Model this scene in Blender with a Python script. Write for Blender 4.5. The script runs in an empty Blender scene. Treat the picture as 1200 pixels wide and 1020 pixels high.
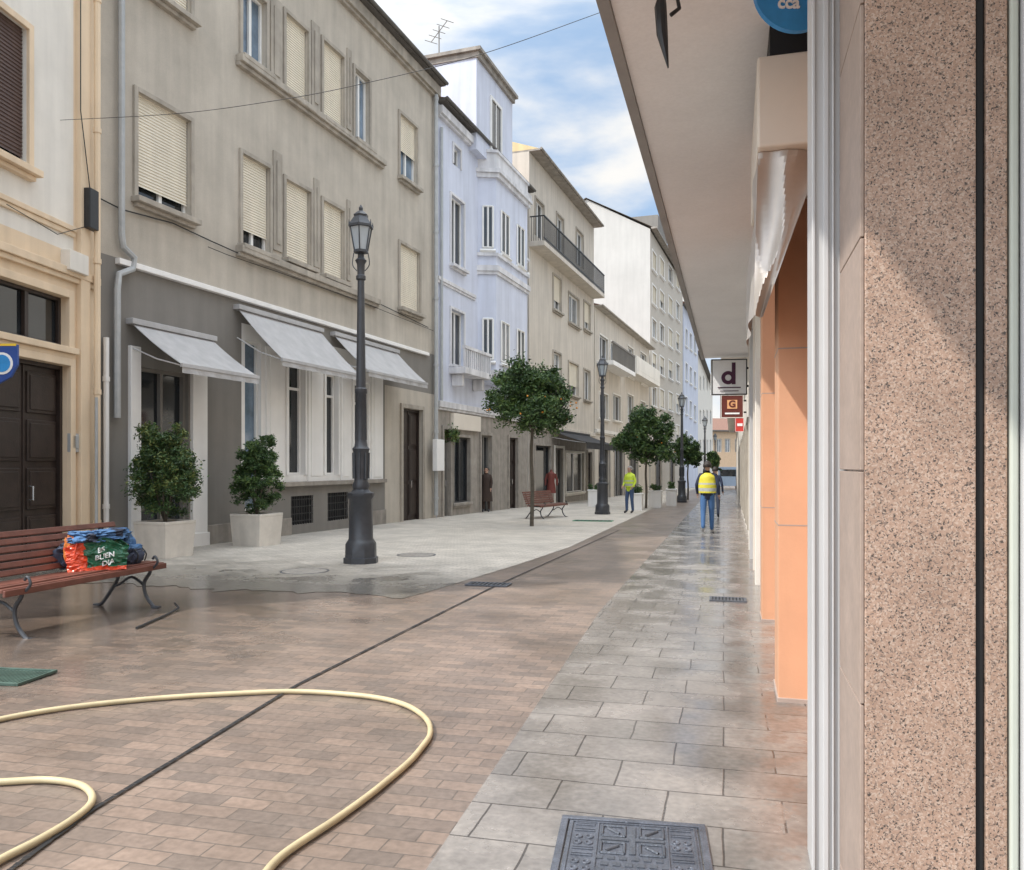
import bpy, bmesh, math, random
from mathutils import Vector, Matrix, noise
R=random.Random(7)
F=950.;CX=600.;HY=545.;CH=1.35;SL=.013
sc=bpy.context.scene; COL=sc.collection
def G(px,py,dz=0):
    y=CH/((py-HY)/F-SL); return Vector(((px-CX)/F*y,y,-SL*y+dz))
def W(px,py,y): return Vector(((px-CX)/F*y,y,CH+(HY-py)/F*y))
TG=.261; cG=1/math.sqrt(1+TG*TG); sG=TG*cG
TW=258/950; cW=1/math.sqrt(1+TW*TW); sW=TW*cW
def gp(p,t,dz=0):
    x=p*cG+t*sG; y=-p*sG+t*cG; return Vector((x,y,-SL*y+dz))
ANG=-math.atan(TG)
# ---------------------------------------------------------------- materials
def nd(nt,t,**k):
    n=nt.nodes.new(t)
    for a,b in k.items(): setattr(n,a,b)
    return n
def M(name,col,rough=.7,var=.12,scale=2.5,bump=0.,bscale=50,metal=0.,streak=0.,spec=.5,speck=0.):
    m=bpy.data.materials.new(name); m.use_nodes=True; nt=m.node_tree; L=nt.links
    b=nt.nodes['Principled BSDF']; b.inputs['Roughness'].default_value=rough; b.inputs['Metallic'].default_value=metal
    b.inputs['Specular IOR Level'].default_value=spec
    tc=nd(nt,'ShaderNodeTexCoord')
    n=nd(nt,'ShaderNodeTexNoise'); n.inputs['Scale'].default_value=scale; n.inputs['Detail'].default_value=8; n.inputs['Roughness'].default_value=.65
    L.new(tc.outputs['Object'],n.inputs['Vector'])
    mr=nd(nt,'ShaderNodeMapRange'); mr.inputs[1].default_value=.3; mr.inputs[2].default_value=.7; mr.inputs[3].default_value=1-var; mr.inputs[4].default_value=1+var
    L.new(n.outputs['Fac'],mr.inputs[0]); f=mr.outputs[0]
    if streak:
        mp=nd(nt,'ShaderNodeMapping'); mp.inputs['Scale'].default_value=(3,3,.25); L.new(tc.outputs['Object'],mp.inputs[0])
        n2=nd(nt,'ShaderNodeTexNoise'); n2.inputs['Scale'].default_value=1.3; n2.inputs['Detail'].default_value=7; L.new(mp.outputs[0],n2.inputs['Vector'])
        m2=nd(nt,'ShaderNodeMapRange'); m2.inputs[1].default_value=.35; m2.inputs[2].default_value=.62; m2.inputs[3].default_value=1-streak; m2.inputs[4].default_value=1.
        L.new(n2.outputs['Fac'],m2.inputs[0])
        mu=nd(nt,'ShaderNodeMath',operation='MULTIPLY'); L.new(f,mu.inputs[0]); L.new(m2.outputs[0],mu.inputs[1]); f=mu.outputs[0]
    if speck:
        n3=nd(nt,'ShaderNodeTexNoise'); n3.inputs['Scale'].default_value=45; n3.inputs['Detail'].default_value=4; L.new(tc.outputs['Object'],n3.inputs['Vector'])
        m3=nd(nt,'ShaderNodeMapRange'); m3.inputs[1].default_value=.3; m3.inputs[2].default_value=.7; m3.inputs[3].default_value=1-speck; m3.inputs[4].default_value=1+speck
        L.new(n3.outputs['Fac'],m3.inputs[0])
        mu=nd(nt,'ShaderNodeMath',operation='MULTIPLY'); L.new(f,mu.inputs[0]); L.new(m3.outputs[0],mu.inputs[1]); f=mu.outputs[0]
    v=nd(nt,'ShaderNodeVectorMath',operation='SCALE'); v.inputs[0].default_value=col[:3]; L.new(f,v.inputs['Scale'])
    L.new(v.outputs[0],b.inputs['Base Color'])
    if bump:
        nb=nd(nt,'ShaderNodeTexNoise'); nb.inputs['Scale'].default_value=bscale; nb.inputs['Detail'].default_value=5; L.new(tc.outputs['Object'],nb.inputs['Vector'])
        bp=nd(nt,'ShaderNodeBump'); bp.inputs['Strength'].default_value=bump; bp.inputs['Distance'].default_value=.01
        L.new(nb.outputs['Fac'],bp.inputs['Height']); L.new(bp.outputs[0],b.inputs['Normal'])
    return m
def paving(name,c1,c2,mort,bw,rh,ms,wetdark=.5,r0=.15,r1=.55,wscale=.8,xw=None,yw=None,bumpd=.004,base=(.40,.60),patch=None):
    m=bpy.data.materials.new(name); m.use_nodes=True; nt=m.node_tree; L=nt.links
    b=nt.nodes['Principled BSDF']; tc=nd(nt,'ShaderNodeTexCoord'); V=tc.outputs['Object']
    nz=nd(nt,'ShaderNodeTexNoise'); nz.inputs['Scale'].default_value=3; L.new(V,nz.inputs['Vector'])
    sb=nd(nt,'ShaderNodeVectorMath',operation='SUBTRACT'); sb.inputs[1].default_value=(.5,.5,.5); L.new(nz.outputs['Color'],sb.inputs[0])
    s2=nd(nt,'ShaderNodeVectorMath',operation='SCALE'); s2.inputs['Scale'].default_value=.02; L.new(sb.outputs[0],s2.inputs[0])
    ad=nd(nt,'ShaderNodeVectorMath',operation='ADD'); L.new(V,ad.inputs[0]); L.new(s2.outputs[0],ad.inputs[1])
    br=nd(nt,'ShaderNodeTexBrick'); br.inputs['Scale'].default_value=1; br.inputs['Brick Width'].default_value=bw; br.inputs['Row Height'].default_value=rh
    br.inputs['Mortar Size'].default_value=ms; br.inputs['Mortar Smooth'].default_value=.3; br.inputs['Color1'].default_value=(*c1,1); br.inputs['Color2'].default_value=(*c2,1); br.inputs['Mortar'].default_value=(*mort,1)
    br.offset=.5; L.new(ad.outputs[0],br.inputs['Vector'])
    colr=br.outputs['Color']
    n=nd(nt,'ShaderNodeTexNoise'); n.inputs['Scale'].default_value=wscale; n.inputs['Detail'].default_value=6; n.inputs['Roughness'].default_value=.6; L.new(V,n.inputs['Vector'])
    sep=nd(nt,'ShaderNodeSeparateXYZ'); L.new(V,sep.inputs[0])
    if patch:
        q=nd(nt,'ShaderNodeMapRange'); q.inputs[1].default_value=patch[0]; q.inputs[2].default_value=patch[1]; L.new(sep.outputs['X'],q.inputs[0])
        np_=nd(nt,'ShaderNodeTexNoise'); np_.inputs['Scale'].default_value=4.2; np_.inputs['Detail'].default_value=6; np_.inputs['Roughness'].default_value=.65; L.new(V,np_.inputs['Vector'])
        mp_=nd(nt,'ShaderNodeMapRange'); mp_.inputs[1].default_value=.47; mp_.inputs[2].default_value=.51; L.new(np_.outputs['Fac'],mp_.inputs[0])
        mm=nd(nt,'ShaderNodeMath',operation='MULTIPLY'); L.new(q.outputs[0],mm.inputs[0]); L.new(mp_.outputs[0],mm.inputs[1])
        mxc=nd(nt,'ShaderNodeMixRGB'); L.new(mm.outputs[0],mxc.inputs[0]); L.new(colr,mxc.inputs[1]); mxc.inputs[2].default_value=(*patch[2],1); colr=mxc.outputs[0]
    wet=nd(nt,'ShaderNodeMapRange'); wet.inputs[1].default_value=base[0]; wet.inputs[2].default_value=base[1]; L.new(n.outputs['Fac'],wet.inputs[0]); w=wet.outputs[0]
    for ax,rg in (('X',xw),('Y',yw)):
        if rg:
            q=nd(nt,'ShaderNodeMapRange'); q.inputs[1].default_value=rg[1]; q.inputs[2].default_value=rg[0]
            q.inputs[3].default_value=rg[2] if len(rg)>2 else 0.; q.inputs[4].default_value=1.6
            j=nd(nt,'ShaderNodeMath',operation='MULTIPLY_ADD'); L.new(n.outputs['Fac'],j.inputs[0]); j.inputs[1].default_value=3.; L.new(sep.outputs[ax],j.inputs[2])
            j2=nd(nt,'ShaderNodeMath',operation='SUBTRACT'); L.new(j.outputs[0],j2.inputs[0]); j2.inputs[1].default_value=1.5
            L.new(j2.outputs[0],q.inputs[0])
            q2=nd(nt,'ShaderNodeMath',operation='MULTIPLY'); L.new(q.outputs[0],q2.inputs[0]); L.new(w,q2.inputs[1]) 
            q3=nd(nt,'ShaderNodeMath',operation='MAXIMUM'); q3.use_clamp=True
            qq=nd(nt,'ShaderNodeMath',operation='SUBTRACT'); L.new(q.outputs[0],qq.inputs[0]); qq.inputs[1].default_value=.6
            L.new(q2.outputs[0],q3.inputs[0]); L.new(qq.outputs[0],q3.inputs[1]); w=q3.outputs[0]
    dk=nd(nt,'ShaderNodeMapRange'); dk.inputs[3].default_value=1.; dk.inputs[4].default_value=wetdark; L.new(w,dk.inputs[0])
    n4=nd(nt,'ShaderNodeTexNoise'); n4.inputs['Scale'].default_value=30; n4.inputs['Detail'].default_value=5; L.new(V,n4.inputs['Vector'])
    m4=nd(nt,'ShaderNodeMapRange'); m4.inputs[1].default_value=.3; m4.inputs[2].default_value=.7; m4.inputs[3].default_value=.84; m4.inputs[4].default_value=1.16; L.new(n4.outputs['Fac'],m4.inputs[0])
    n5=nd(nt,'ShaderNodeTexNoise'); n5.inputs['Scale'].default_value=1.1; n5.inputs['Detail'].default_value=7; n5.inputs['Roughness'].default_value=.7; L.new(V,n5.inputs['Vector'])
    m5=nd(nt,'ShaderNodeMapRange'); m5.inputs[1].default_value=.3; m5.inputs[2].default_value=.7; m5.inputs[3].default_value=.80; m5.inputs[4].default_value=1.18; L.new(n5.outputs['Fac'],m5.inputs[0])
    a=nd(nt,'ShaderNodeMath',operation='MULTIPLY'); L.new(dk.outputs[0],a.inputs[0]); L.new(m4.outputs[0],a.inputs[1])
    a2=nd(nt,'ShaderNodeMath',operation='MULTIPLY'); L.new(a.outputs[0],a2.inputs[0]); L.new(m5.outputs[0],a2.inputs[1])
    v=nd(nt,'ShaderNodeVectorMath',operation='SCALE'); L.new(colr,v.inputs[0]); L.new(a2.outputs[0],v.inputs['Scale'])
    L.new(v.outputs[0],b.inputs['Base Color'])
    rr=nd(nt,'ShaderNodeMapRange'); rr.inputs[3].default_value=r1; rr.inputs[4].default_value=r0; L.new(w,rr.inputs[0]); L.new(rr.outputs[0],b.inputs['Roughness'])
    h=nd(nt,'ShaderNodeMath',operation='MULTIPLY_ADD'); L.new(br.outputs['Fac'],h.inputs[0]); h.inputs[1].default_value=-1.
    h2=nd(nt,'ShaderNodeMath',operation='MULTIPLY'); L.new(n4.outputs['Fac'],h2.inputs[0]); h2.inputs[1].default_value=.6; L.new(h2.outputs[0],h.inputs[2])
    bp=nd(nt,'ShaderNodeBump'); bp.inputs['Strength'].default_value=.4; bp.inputs['Distance'].default_value=bumpd
    L.new(h.outputs[0],bp.inputs['Height']); L.new(bp.outputs[0],b.inputs['Normal'])
    return m
def granite(name):
    m=bpy.data.materials.new(name); m.use_nodes=True; nt=m.node_tree; L=nt.links; b=nt.nodes['Principled BSDF']; b.inputs['Roughness'].default_value=.35; b.inputs['Specular IOR Level'].default_value=.35
    tc=nd(nt,'ShaderNodeTexCoord'); nz=nd(nt,'ShaderNodeTexNoise'); nz.inputs['Scale'].default_value=110; L.new(tc.outputs['Object'],nz.inputs['Vector'])
    mx=nd(nt,'ShaderNodeVectorMath',operation='SCALE'); mx.inputs['Scale'].default_value=.012; L.new(nz.outputs['Color'],mx.inputs[0])
    ad=nd(nt,'ShaderNodeVectorMath',operation='ADD'); L.new(tc.outputs['Object'],ad.inputs[0]); L.new(mx.outputs[0],ad.inputs[1])
    vo=nd(nt,'ShaderNodeTexVoronoi'); vo.inputs['Scale'].default_value=240; L.new(ad.outputs[0],vo.inputs['Vector'])
    sp=nd(nt,'ShaderNodeSeparateColor'); L.new(vo.outputs['Color'],sp.inputs[0])
    cr=nd(nt,'ShaderNodeValToRGB'); cr.color_ramp.interpolation='CONSTANT'; e=cr.color_ramp.elements
    e[0].position=0; e[0].color=(.09,.07,.06,1); e[1].position=.075; e[1].color=(.24,.175,.14,1)
    for p,c in ((.22,(.40,.265,.195)),(.5,(.45,.31,.235)),(.8,(.52,.395,.315))):
        x=e.new(p); x.color=(*c,1)
    L.new(sp.outputs[0],cr.inputs[0])
    n5=nd(nt,'ShaderNodeTexNoise'); n5.inputs['Scale'].default_value=6; n5.inputs['Detail'].default_value=5; L.new(tc.outputs['Object'],n5.inputs['Vector'])
    m5=nd(nt,'ShaderNodeMapRange'); m5.inputs[1].default_value=.3; m5.inputs[2].default_value=.7; m5.inputs[3].default_value=.88; m5.inputs[4].default_value=1.1; L.new(n5.outputs['Fac'],m5.inputs[0])
    v=nd(nt,'ShaderNodeVectorMath',operation='SCALE'); L.new(cr.outputs[0],v.inputs[0]); L.new(m5.outputs[0],v.inputs['Scale']); L.new(v.outputs[0],b.inputs['Base Color']); return m
ST=M('grey_stucco',(.50,.45,.38),.9,.14,.8,.35,90,streak=.14,speck=.05)
STD=M('dark_grey_paint',(.215,.20,.18),.8,.07,1.2,.2,60,streak=.10)
TRIM=M('stone_trim',(.42,.375,.315),.85,.14,3,.3,60,streak=.25)
TRIMD=M('weathered_stone',(.34,.305,.265),.9,.2,3,.4,50,streak=.25)
CREAM=M('cream_plaster',(.78,.62,.44),.85,.08,1,.2,70,streak=.12)
WPL=M('white_plaster',(.78,.74,.67),.85,.07,1,.2,70,streak=.10)
WHT=M('white_paint',(.85,.83,.80),.55,.04,2,streak=.05)
BLU=M('pale_blue_stucco',(.62,.65,.75),.85,.07,.7,.25,70,streak=.12)
BLUT=M('pale_trim',(.71,.70,.71),.8,.1,2,.2,60,streak=.25)
BEI=M('beige_stucco',(.61,.55,.47),.88,.08,.8,.25,70,streak=.15)
WGB=M('white_gable_render',(.52,.505,.475),.85,.08,.3,.1,60,streak=.06)
TIL=M('brown_tile_cladding',(.53,.47,.39),.6,.14,4,streak=.1)
YEL=M('yellow_corrugated_sheet',(.66,.51,.27),.6,.12,2,streak=.15)
DKW=M('dark_wood',(.032,.021,.017),.45,.3,6,.2,40)
BRW=M('brown_shutter',(.085,.05,.04),.6,.15,6)
SHT=M('cream_roller_slats',(.74,.675,.55),.6,.06,2,streak=.08)
PVC=M('white_window_frame',(.78,.77,.74),.45,.04,3)
BLK=M('black_iron',(.02,.021,.023),.45,.2,8,.1,60)
LMP=M('dark_grey_iron',(.04,.043,.05),.42,.2,8,.15,60,spec=.6)
DRK=M('dark_void',(.012,.012,.013),.6,.1)
EAV=M('dark_eave',(.11,.10,.09),.8,.2,3)
ROF=M('roof_tile',(.20,.11,.08),.85,.25,6,.4,20)
ASH=M('zinc_pipe',(.42,.43,.43),.45,.12,4,metal=.2)
CBL=M('black_cable',(.02,.02,.02),.6,.1)
AWN=M('grey_white_canvas',(.47,.46,.455),.85,.07,3,.15,200,streak=.12)
AWB=M('black_canvas',(.03,.03,.033),.8,.1,3)
def glass(name,c,r=.06,var=.5,sc_=1.2):
    return M(name,c,r,var,sc_,spec=.8)
GL1=glass('dark_glass',(.02,.024,.028)); GL2=glass('curtained_glass',(.20,.21,.22),.08); GL3=glass('sky_reflection_glass',(.16,.22,.29),.05)  # last glass: sky reflection painted into its bluish base colour
GRA=granite('pink_granite')
MAR=M('polished_brown_marble',(.37,.285,.235),.36,.12,7,speck=.08,spec=.3)
ORG=M('orange_paint',(.64,.355,.215),.75,.06,2,.1,60,streak=.08)
ORS=M('beige_plinth',(.38,.31,.27),.6,.12,4)
CRM=M('cream_metal',(.74,.67,.58),.4,.04,2)
SIL=M('brushed_steel',(.60,.60,.60),.25,.1,3,metal=.8)
SHE=M('dull_grey_beige_sheet',(.50,.46,.42),.34,.12,4,metal=.35)
WAL=M('white_aluminium',(.58,.58,.58),.35,.05,2,metal=.1)
SOF=M('white_soffit_paint',(.82,.82,.82),.8,.07,.7,.1,60,speck=.03)
GRF=M('green_white_frame',(.52,.55,.48),.4,.05,2)
CON=M('pale_concrete',(.68,.63,.56),.85,.10,4,.3,60,streak=.12)
WOO=M('red_brown_slats',(.14,.05,.034),.42,.3,7,.15,60)
HOS=M('cream_hose',(.50,.415,.25),.5,.16,6)
IRN=M('cast_iron_cover',(.11,.12,.14),.36,.25,10,.4,90,metal=.4)
IRM=M('blue_grey_iron_cover',(.12,.13,.155),.34,.3,9,.4,90,metal=.35)
LF1=M('leaf_dark',(.03,.065,.02),.5,.3,9); LF2=M('leaf_mid',(.055,.11,.03),.5,.3,9); LF3=M('leaf_light',(.12,.19,.05),.5,.3,9); LFY=M('leaf_yellow',(.16,.19,.05),.5,.3,9)
BRK=M('bark',(.10,.085,.065),.9,.25,12,.5,40)
ORF=M('orange_peel',(.70,.27,.03),.5,.1,10)
SKN=M('skin',(.50,.30,.22),.55,.05,8)
def plain(n,c,r=.7,v=.1): return M(n,c,r,v,8)
# ---------------------------------------------------------------- mesh builder
class MB:
    def __init__(s): s.v=[];s.f=[];s.m=[]
    def quad(s,pts,m=0):
        i=len(s.v); s.v+= [tuple(p) for p in pts]; s.f.append(tuple(range(i,i+len(pts)))); s.m.append(m)
    def box(s,x0,x1,y0,y1,z0,z1,m=0,mat=None):
        if x0>x1:x0,x1=x1,x0
        if y0>y1:y0,y1=y1,y0
        if z0>z1:z0,z1=z1,z0
        c=[Vector((x,y,z)) for z in (z0,z1) for y in (y0,y1) for x in (x0,x1)]
        if mat: c=[mat@p for p in c]
        i=len(s.v); s.v+=[tuple(p) for p in c]
        for f in ((0,2,3,1),(4,5,7,6),(0,1,5,4),(2,6,7,3),(0,4,6,2),(1,3,7,5)): s.f.append(tuple(i+k for k in f)); s.m.append(m)
    def prism(s,pts,z0,z1,m=0):
        n=len(pts)
        s.quad([(a,b,z1) for a,b in pts],m); s.quad([(a,b,z0) for a,b in pts[::-1]],m)
        for i in range(n):
            j=(i+1)%n; s.quad([(*pts[i],z0),(*pts[j],z0),(*pts[j],z1),(*pts[i],z1)],m)
    def tube(s,pts,r,n=8,m=0):
        pts=[Vector(p) for p in pts]; k=len(pts); rs=r if isinstance(r,(list,tuple)) else [r]*k
        i0=len(s.v); up=None
        for j,p in enumerate(pts):
            t=(pts[min(j+1,k-1)]-pts[max(j-1,0)]).normalized()
            if up is None: up=Vector((0,0,1)) if abs(t.z)<.9 else Vector((1,0,0))
            a=t.cross(up)
            if a.length<1e-4: a=t.cross(Vector((1,0,0)))
            a.normalize(); b=a.cross(t).normalized(); up=b
            for q in range(n):
                th=2*math.pi*q/n; s.v.append(tuple(p+(a*math.cos(th)+b*math.sin(th))*rs[j]))
        for j in range(k-1):
            for q in range(n):
                a=i0+j*n+q;b=i0+j*n+(q+1)%n; s.f.append((a,b,b+n,a+n)); s.m.append(m)
        s.f.append(tuple(i0+q for q in range(n))); s.m.append(m); s.f.append(tuple(i0+(k-1)*n+q for q in reversed(range(n)))); s.m.append(m)
    def lathe(s,prof,n=16,c=(0,0,0),m=0,sx=1,sy=1,mf=None):
        i0=len(s.v)
        for z,r in prof:
            for q in range(n):
                th=2*math.pi*(q+.5)/n; s.v.append((c[0]+r*sx*math.cos(th),c[1]+r*sy*math.sin(th),c[2]+z))
        for j in range(len(prof)-1):
            for q in range(n):
                a=i0+j*n+q;b=i0+j*n+(q+1)%n; s.f.append((a,b,b+n,a+n)); s.m.append(mf(j,q) if mf else m)
        s.f.append(tuple(i0+q for q in reversed(range(n)))); s.m.append(m)
        s.f.append(tuple(i0+(len(prof)-1)*n+q for q in range(n))); s.m.append(m)
    def ball(s,c,rx,ry,rz,m=0,n=10,k=6):
        prof=[(-rz*math.cos(math.pi*j/k),max(.002,math.sin(math.pi*j/k))) for j in range(k+1)]
        s.lathe([(z,r*rx) for z,r in prof],n,c,m,1,ry/rx)
    def obj(s,name,parent=None,mats=None,smooth=False,bevel=0,loc=None,rotz=0):
        me=bpy.data.meshes.new(name); me.from_pydata(s.v,[],s.f)
        for m in (mats or [ST]): me.materials.append(m)
        for p,mi in zip(me.polygons,s.m): p.material_index=mi; p.use_smooth=smooth
        me.update()
        if smooth:
            try: me.set_sharp_from_angle(angle=math.radians(42))
            except Exception: pass
        o=bpy.data.objects.new(name,me); COL.objects.link(o)
        if parent: o.parent=parent
        if loc is not None: o.location=loc; o.rotation_euler=(0,0,rotz)
        if bevel:
            b=o.modifiers.new('b','BEVEL'); b.width=bevel; b.segments=2; b.limit_method='ANGLE'
        return o
def empty(name,loc,rotz,label,cat,group=None):
    o=bpy.data.objects.new(name,None); COL.objects.link(o); o.location=loc; o.rotation_euler=(0,0,rotz); o.empty_display_size=.2
    return tag(o,label,cat,group)
def tag(o,label,cat,group=None):
    o['label']=label; o['category']=cat
    if group: o['group']=group
    return o
def catmull(P,n=10):
    P=[Vector(p) for p in P]; out=[]
    for i in range(len(P)-1):
        a=P[max(i-1,0)];b=P[i];c=P[i+1];d=P[min(i+2,len(P)-1)]
        for k in range(n):
            t=k/n; out.append(.5*((2*b)+(c-a)*t+(2*a-5*b+4*c-d)*t*t+(3*b-a-3*c+d)*t**3))
    out.append(P[-1]); return out
def text(s,size,mat,parent,loc,rot=(math.pi/2,0,0),name='lettering',ex=.003,bold=0.):
    cu=bpy.data.curves.new('t','FONT'); cu.body=s; cu.size=size; cu.align_x='CENTER'; cu.align_y='CENTER'; cu.extrude=ex; cu.offset=bold
    t=bpy.data.objects.new('t',cu); COL.objects.link(t); bpy.context.view_layer.update()
    me=bpy.data.meshes.new_from_object(t.evaluated_get(bpy.context.evaluated_depsgraph_get())); bpy.data.objects.remove(t)
    me.materials.clear(); me.materials.append(mat)
    o=bpy.data.objects.new(name,me); COL.objects.link(o); o.parent=parent; o.location=loc; o.rotation_euler=rot; return o
def copy_tree(o,loc,rotz):
    def rec(x,par):
        c=x.copy(); COL.objects.link(c)
        if par: c.parent=par
        for ch in list(x.children): rec(ch,c)
        return c
    c=rec(o,None); c.location=loc; c.rotation_euler=(0,0,rotz); return c
# ---------------------------------------------------------------- buildings
class Bld:
    def __init__(s,name,label,Q,vp,pa,pb,flip=False,D=8,cat='building'):
        d=Vector(((vp-CX)/F,1)).normalized(); s.Q=Vector(Q[:2]); s.d=d; s.u=-d if flip else d
        def lp(px):
            a=(px-CX)/F; t=(a*s.Q.y-s.Q.x)/(d.x-a*d.y); return s.Q+d*t
        s.lp=lp; s.o=lp(pa) if not isinstance(pa,Vector) else pa
        e=lp(pb) if not isinstance(pb,Vector) else pb
        s.L=(e-s.o).length; s.base=-SL*s.o.y; s.D=D
        s.e=empty(name,(s.o.x,s.o.y,s.base),math.atan2(s.u.y,s.u.x),label,cat)
        s.wins=[]; s.zones=[]; s.holes=[]
    def S(s,px): return s.uv(px,HY)[0]
    def uv(s,px,py):
        p=s.lp(px); return (p-s.o).dot(s.u), CH+(HY-py)/F*p.y-s.base
    def Z(s,px,py): return s.uv(px,py)[1]
    def g(s,t): return -SL*t*s.u.y
    def rect(s,a,b,t,bo):
        s0,z1=s.uv(a,t); s1=s.S(b); z0=s.Z(a,bo) if bo is not None else s.g(s0)
        if s0>s1: s0,s1=s1,s0
        return s0,s1,z0,z1
    def win(s,a,b,t,bo,**k):
        r=s.rect(a,b,t,bo); s.holes.append(r); s.window(r,**k)
    def window(s,r,glass=None,sh=0,sill=.1,sur=.09,surm=None,frame=None,mull=1,y=0.,trans=0,rail=None,shm=None):
        s0,s1,z0,z1=r; glass=glass or R.choice([GL1,GL1,GL2]); frame=frame or PVC; surm=surm or TRIM
        m=MB(); m.quad([(s0,y+.15,z0),(s1,y+.15,z0),(s1,y+.15,z1),(s0,y+.15,z1)]); w=m.obj('window',s.e,[glass])
        m=MB(); t=.055; ya,yb=y+.09,y+.148
        m.box(s0,s0+t,ya,yb,z0,z1); m.box(s1-t,s1,ya,yb,z0,z1); m.box(s0+t,s1-t,ya,yb,z0,z0+t); m.box(s0+t,s1-t,ya,yb,z1-t,z1)
        for i in range(mull):
            c=s0+(s1-s0)*(i+1)/(mull+1); m.box(c-.04,c+.04,ya-.004,yb,z0+t,z1-t)
        if trans:
            zz=z0+(z1-z0)*trans; m.box(s0+t,s1-t,ya+.006,yb,zz-.03,zz+.03)
        m.obj('frame',w,[frame],bevel=.006)
        if sh:
            m=MB(); zb=z1-(z1-z0)*sh; n=max(4,int((z1-zb)/.055)); h=(z1-zb)/n
            for i in range(n):
                z=zb+i*h; m.quad([(s0+.02,y+.045,z),(s1-.02,y+.045,z),(s1-.02,y+.06,z+h*.8),(s0+.02,y+.06,z+h*.8)]); m.quad([(s0+.02,y+.06,z+h*.8),(s1-.02,y+.06,z+h*.8),(s1-.02,y+.045,z+h),(s0+.02,y+.045,z+h)])
            m.obj('roller_shutter',w,[shm or SHT])
        if sur:
            m=MB(); q=sur; m.box(s0-q,s0-.002,y-.05,y+.01,z0,z1+q); m.box(s1+.002,s1+q,y-.05,y+.01,z0,z1+q); m.box(s0-.002,s1+.002,y-.052,y+.01,z1+.002,z1+q)
            m.obj('surround',w,[surm],bevel=.008)
        if sill:
            m=MB(); q=max(sur,.06)+.04; m.box(s0-q,s1+q,y-sill-.05,y+.02,z0-.10,z0-.002); m.box(s0-q+.05,s1+q-.05,y-sill*.5-.03,y+.01,z0-.17,z0-.10); m.obj('sill',w,[surm],bevel=.01)
        return w
    def door(s,a,b,t,bo=None,mat=None,sur=.12,surm=None,handle=True,glassy=False,panels=3):
        r=s.rect(a,b,t,bo); s0,s1,z0,z1=r; z0=min(z0,s.g(s0),s.g(s1)) if bo is None else z0; s.holes.append((s0,s1,z0,z1))
        m=MB(); m.box(s0,s1,.16,.22,z0,z1); c=(s0+s1)/2
        if not glassy:
            for x0,x1 in ((s0,c),(c,s1)):
                for i in range(panels):
                    za=z0+.15+(z1-z0-.2)*i/panels; zc=z0+.05+(z1-z0-.2)*(i+1)/panels
                    m.box(x0+.07,x1-.07,.135,.165,za,zc); m.box(x0+.12,x1-.12,.12,.14,za+.05,zc-.05)
            m.box(c-.012,c+.012,.14,.165,z0,z1)
        d=m.obj('door',s.e,[mat or DKW],bevel=.01)
        m=MB(); f=.06; m.box(s0,s0+f,.08,.159,z0,z1,0); m.box(s1-f,s1,.08,.159,z0,z1,0); m.box(s0+f,s1-f,.08,.159,z1-f,z1,0); 
        if glassy: m.box(c-.03,c+.03,.085,.159,z0,z1-f)
        m.obj('frame',d,[STD if glassy else (mat or DKW)])
        if handle:
            m=MB(); m.tube([(c+.08,.12,z0+1.0),(c+.08,.05,z0+1.0),(c+.08,.05,z0+1.2),(c+.08,.12,z0+1.2)],.012,6); m.obj('handle',d,[SIL],smooth=True)
        if sur:
            m=MB(); m.box(s0-sur,s0-.002,-.06,.01,z0-.2,z1+sur); m.box(s1+.002,s1+sur,-.06,.01,z0-.2,z1+sur); m.box(s0-.002,s1+.002,-.063,.01,z1+.002,z1+sur); m.obj('surround',d,[surm or TRIM],bevel=.008)
        return d
    def wall(s,ztop,mats,D=None,name='wall',zb=None):
        D=D or s.D; s.top=ztop; zb=zb if zb is not None else min(0,s.g(s.L))-.4
        xs={0.,s.L}; zs={zb,ztop}
        for h in s.holes: xs|={h[0],h[1]}; zs|={h[2],h[3]}
        for h in s.zones: xs|={h[0],h[1]}; zs|={h[2],h[3]}
        def cl(v,lo,hi):
            v=sorted(x for x in v if lo-1e-6<=x<=hi+1e-6); o=[v[0]]
            for x in v[1:]:
                if x-o[-1]>1e-3:o.append(x)
            return o
        xs=cl(xs,0,s.L); zs=cl(zs,zb,ztop); m=MB()
        for i in range(len(xs)-1):
            for j in range(len(zs)-1):
                cx=(xs[i]+xs[i+1])/2; cz=(zs[j]+zs[j+1])/2
                if any(h[0]<cx<h[1] and h[2]<cz<h[3] for h in s.holes): continue
                mi=0
                for z in s.zones:
                    if z[0]<cx<z[1] and z[2]<cz<z[3]: mi=z[4]
                m.quad([(xs[i],0,zs[j]),(xs[i+1],0,zs[j]),(xs[i+1],0,zs[j+1]),(xs[i],0,zs[j+1])],mi)
        for a,b,c,d in s.holes:
            y=.16; mi=0
            for z in s.zones:
                if z[0]<=(a+b)/2<=z[1] and z[2]<=(c+d)/2<=z[3]: mi=z[4]
            m.quad([(a,0,c),(a,y,c),(a,y,d),(a,0,d)],mi); m.quad([(b,0,c),(b,0,d),(b,y,d),(b,y,c)],mi); m.quad([(a,0,d),(a,y,d),(b,y,d),(b,0,d)],mi); m.quad([(a,0,c),(b,0,c),(b,y,c),(a,y,c)],mi)
        m.quad([(0,0,zb),(0,0,ztop),(0,D,ztop),(0,D,zb)]); m.quad([(s.L,0,zb),(s.L,D,zb),(s.L,D,ztop),(s.L,0,ztop)]); m.quad([(0,D,zb),(0,D,ztop),(s.L,D,ztop),(s.L,D,zb)]); m.quad([(0,0,ztop),(s.L,0,ztop),(s.L,D,ztop),(0,D,ztop)])
        return m.obj(name,s.e,mats)
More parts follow.
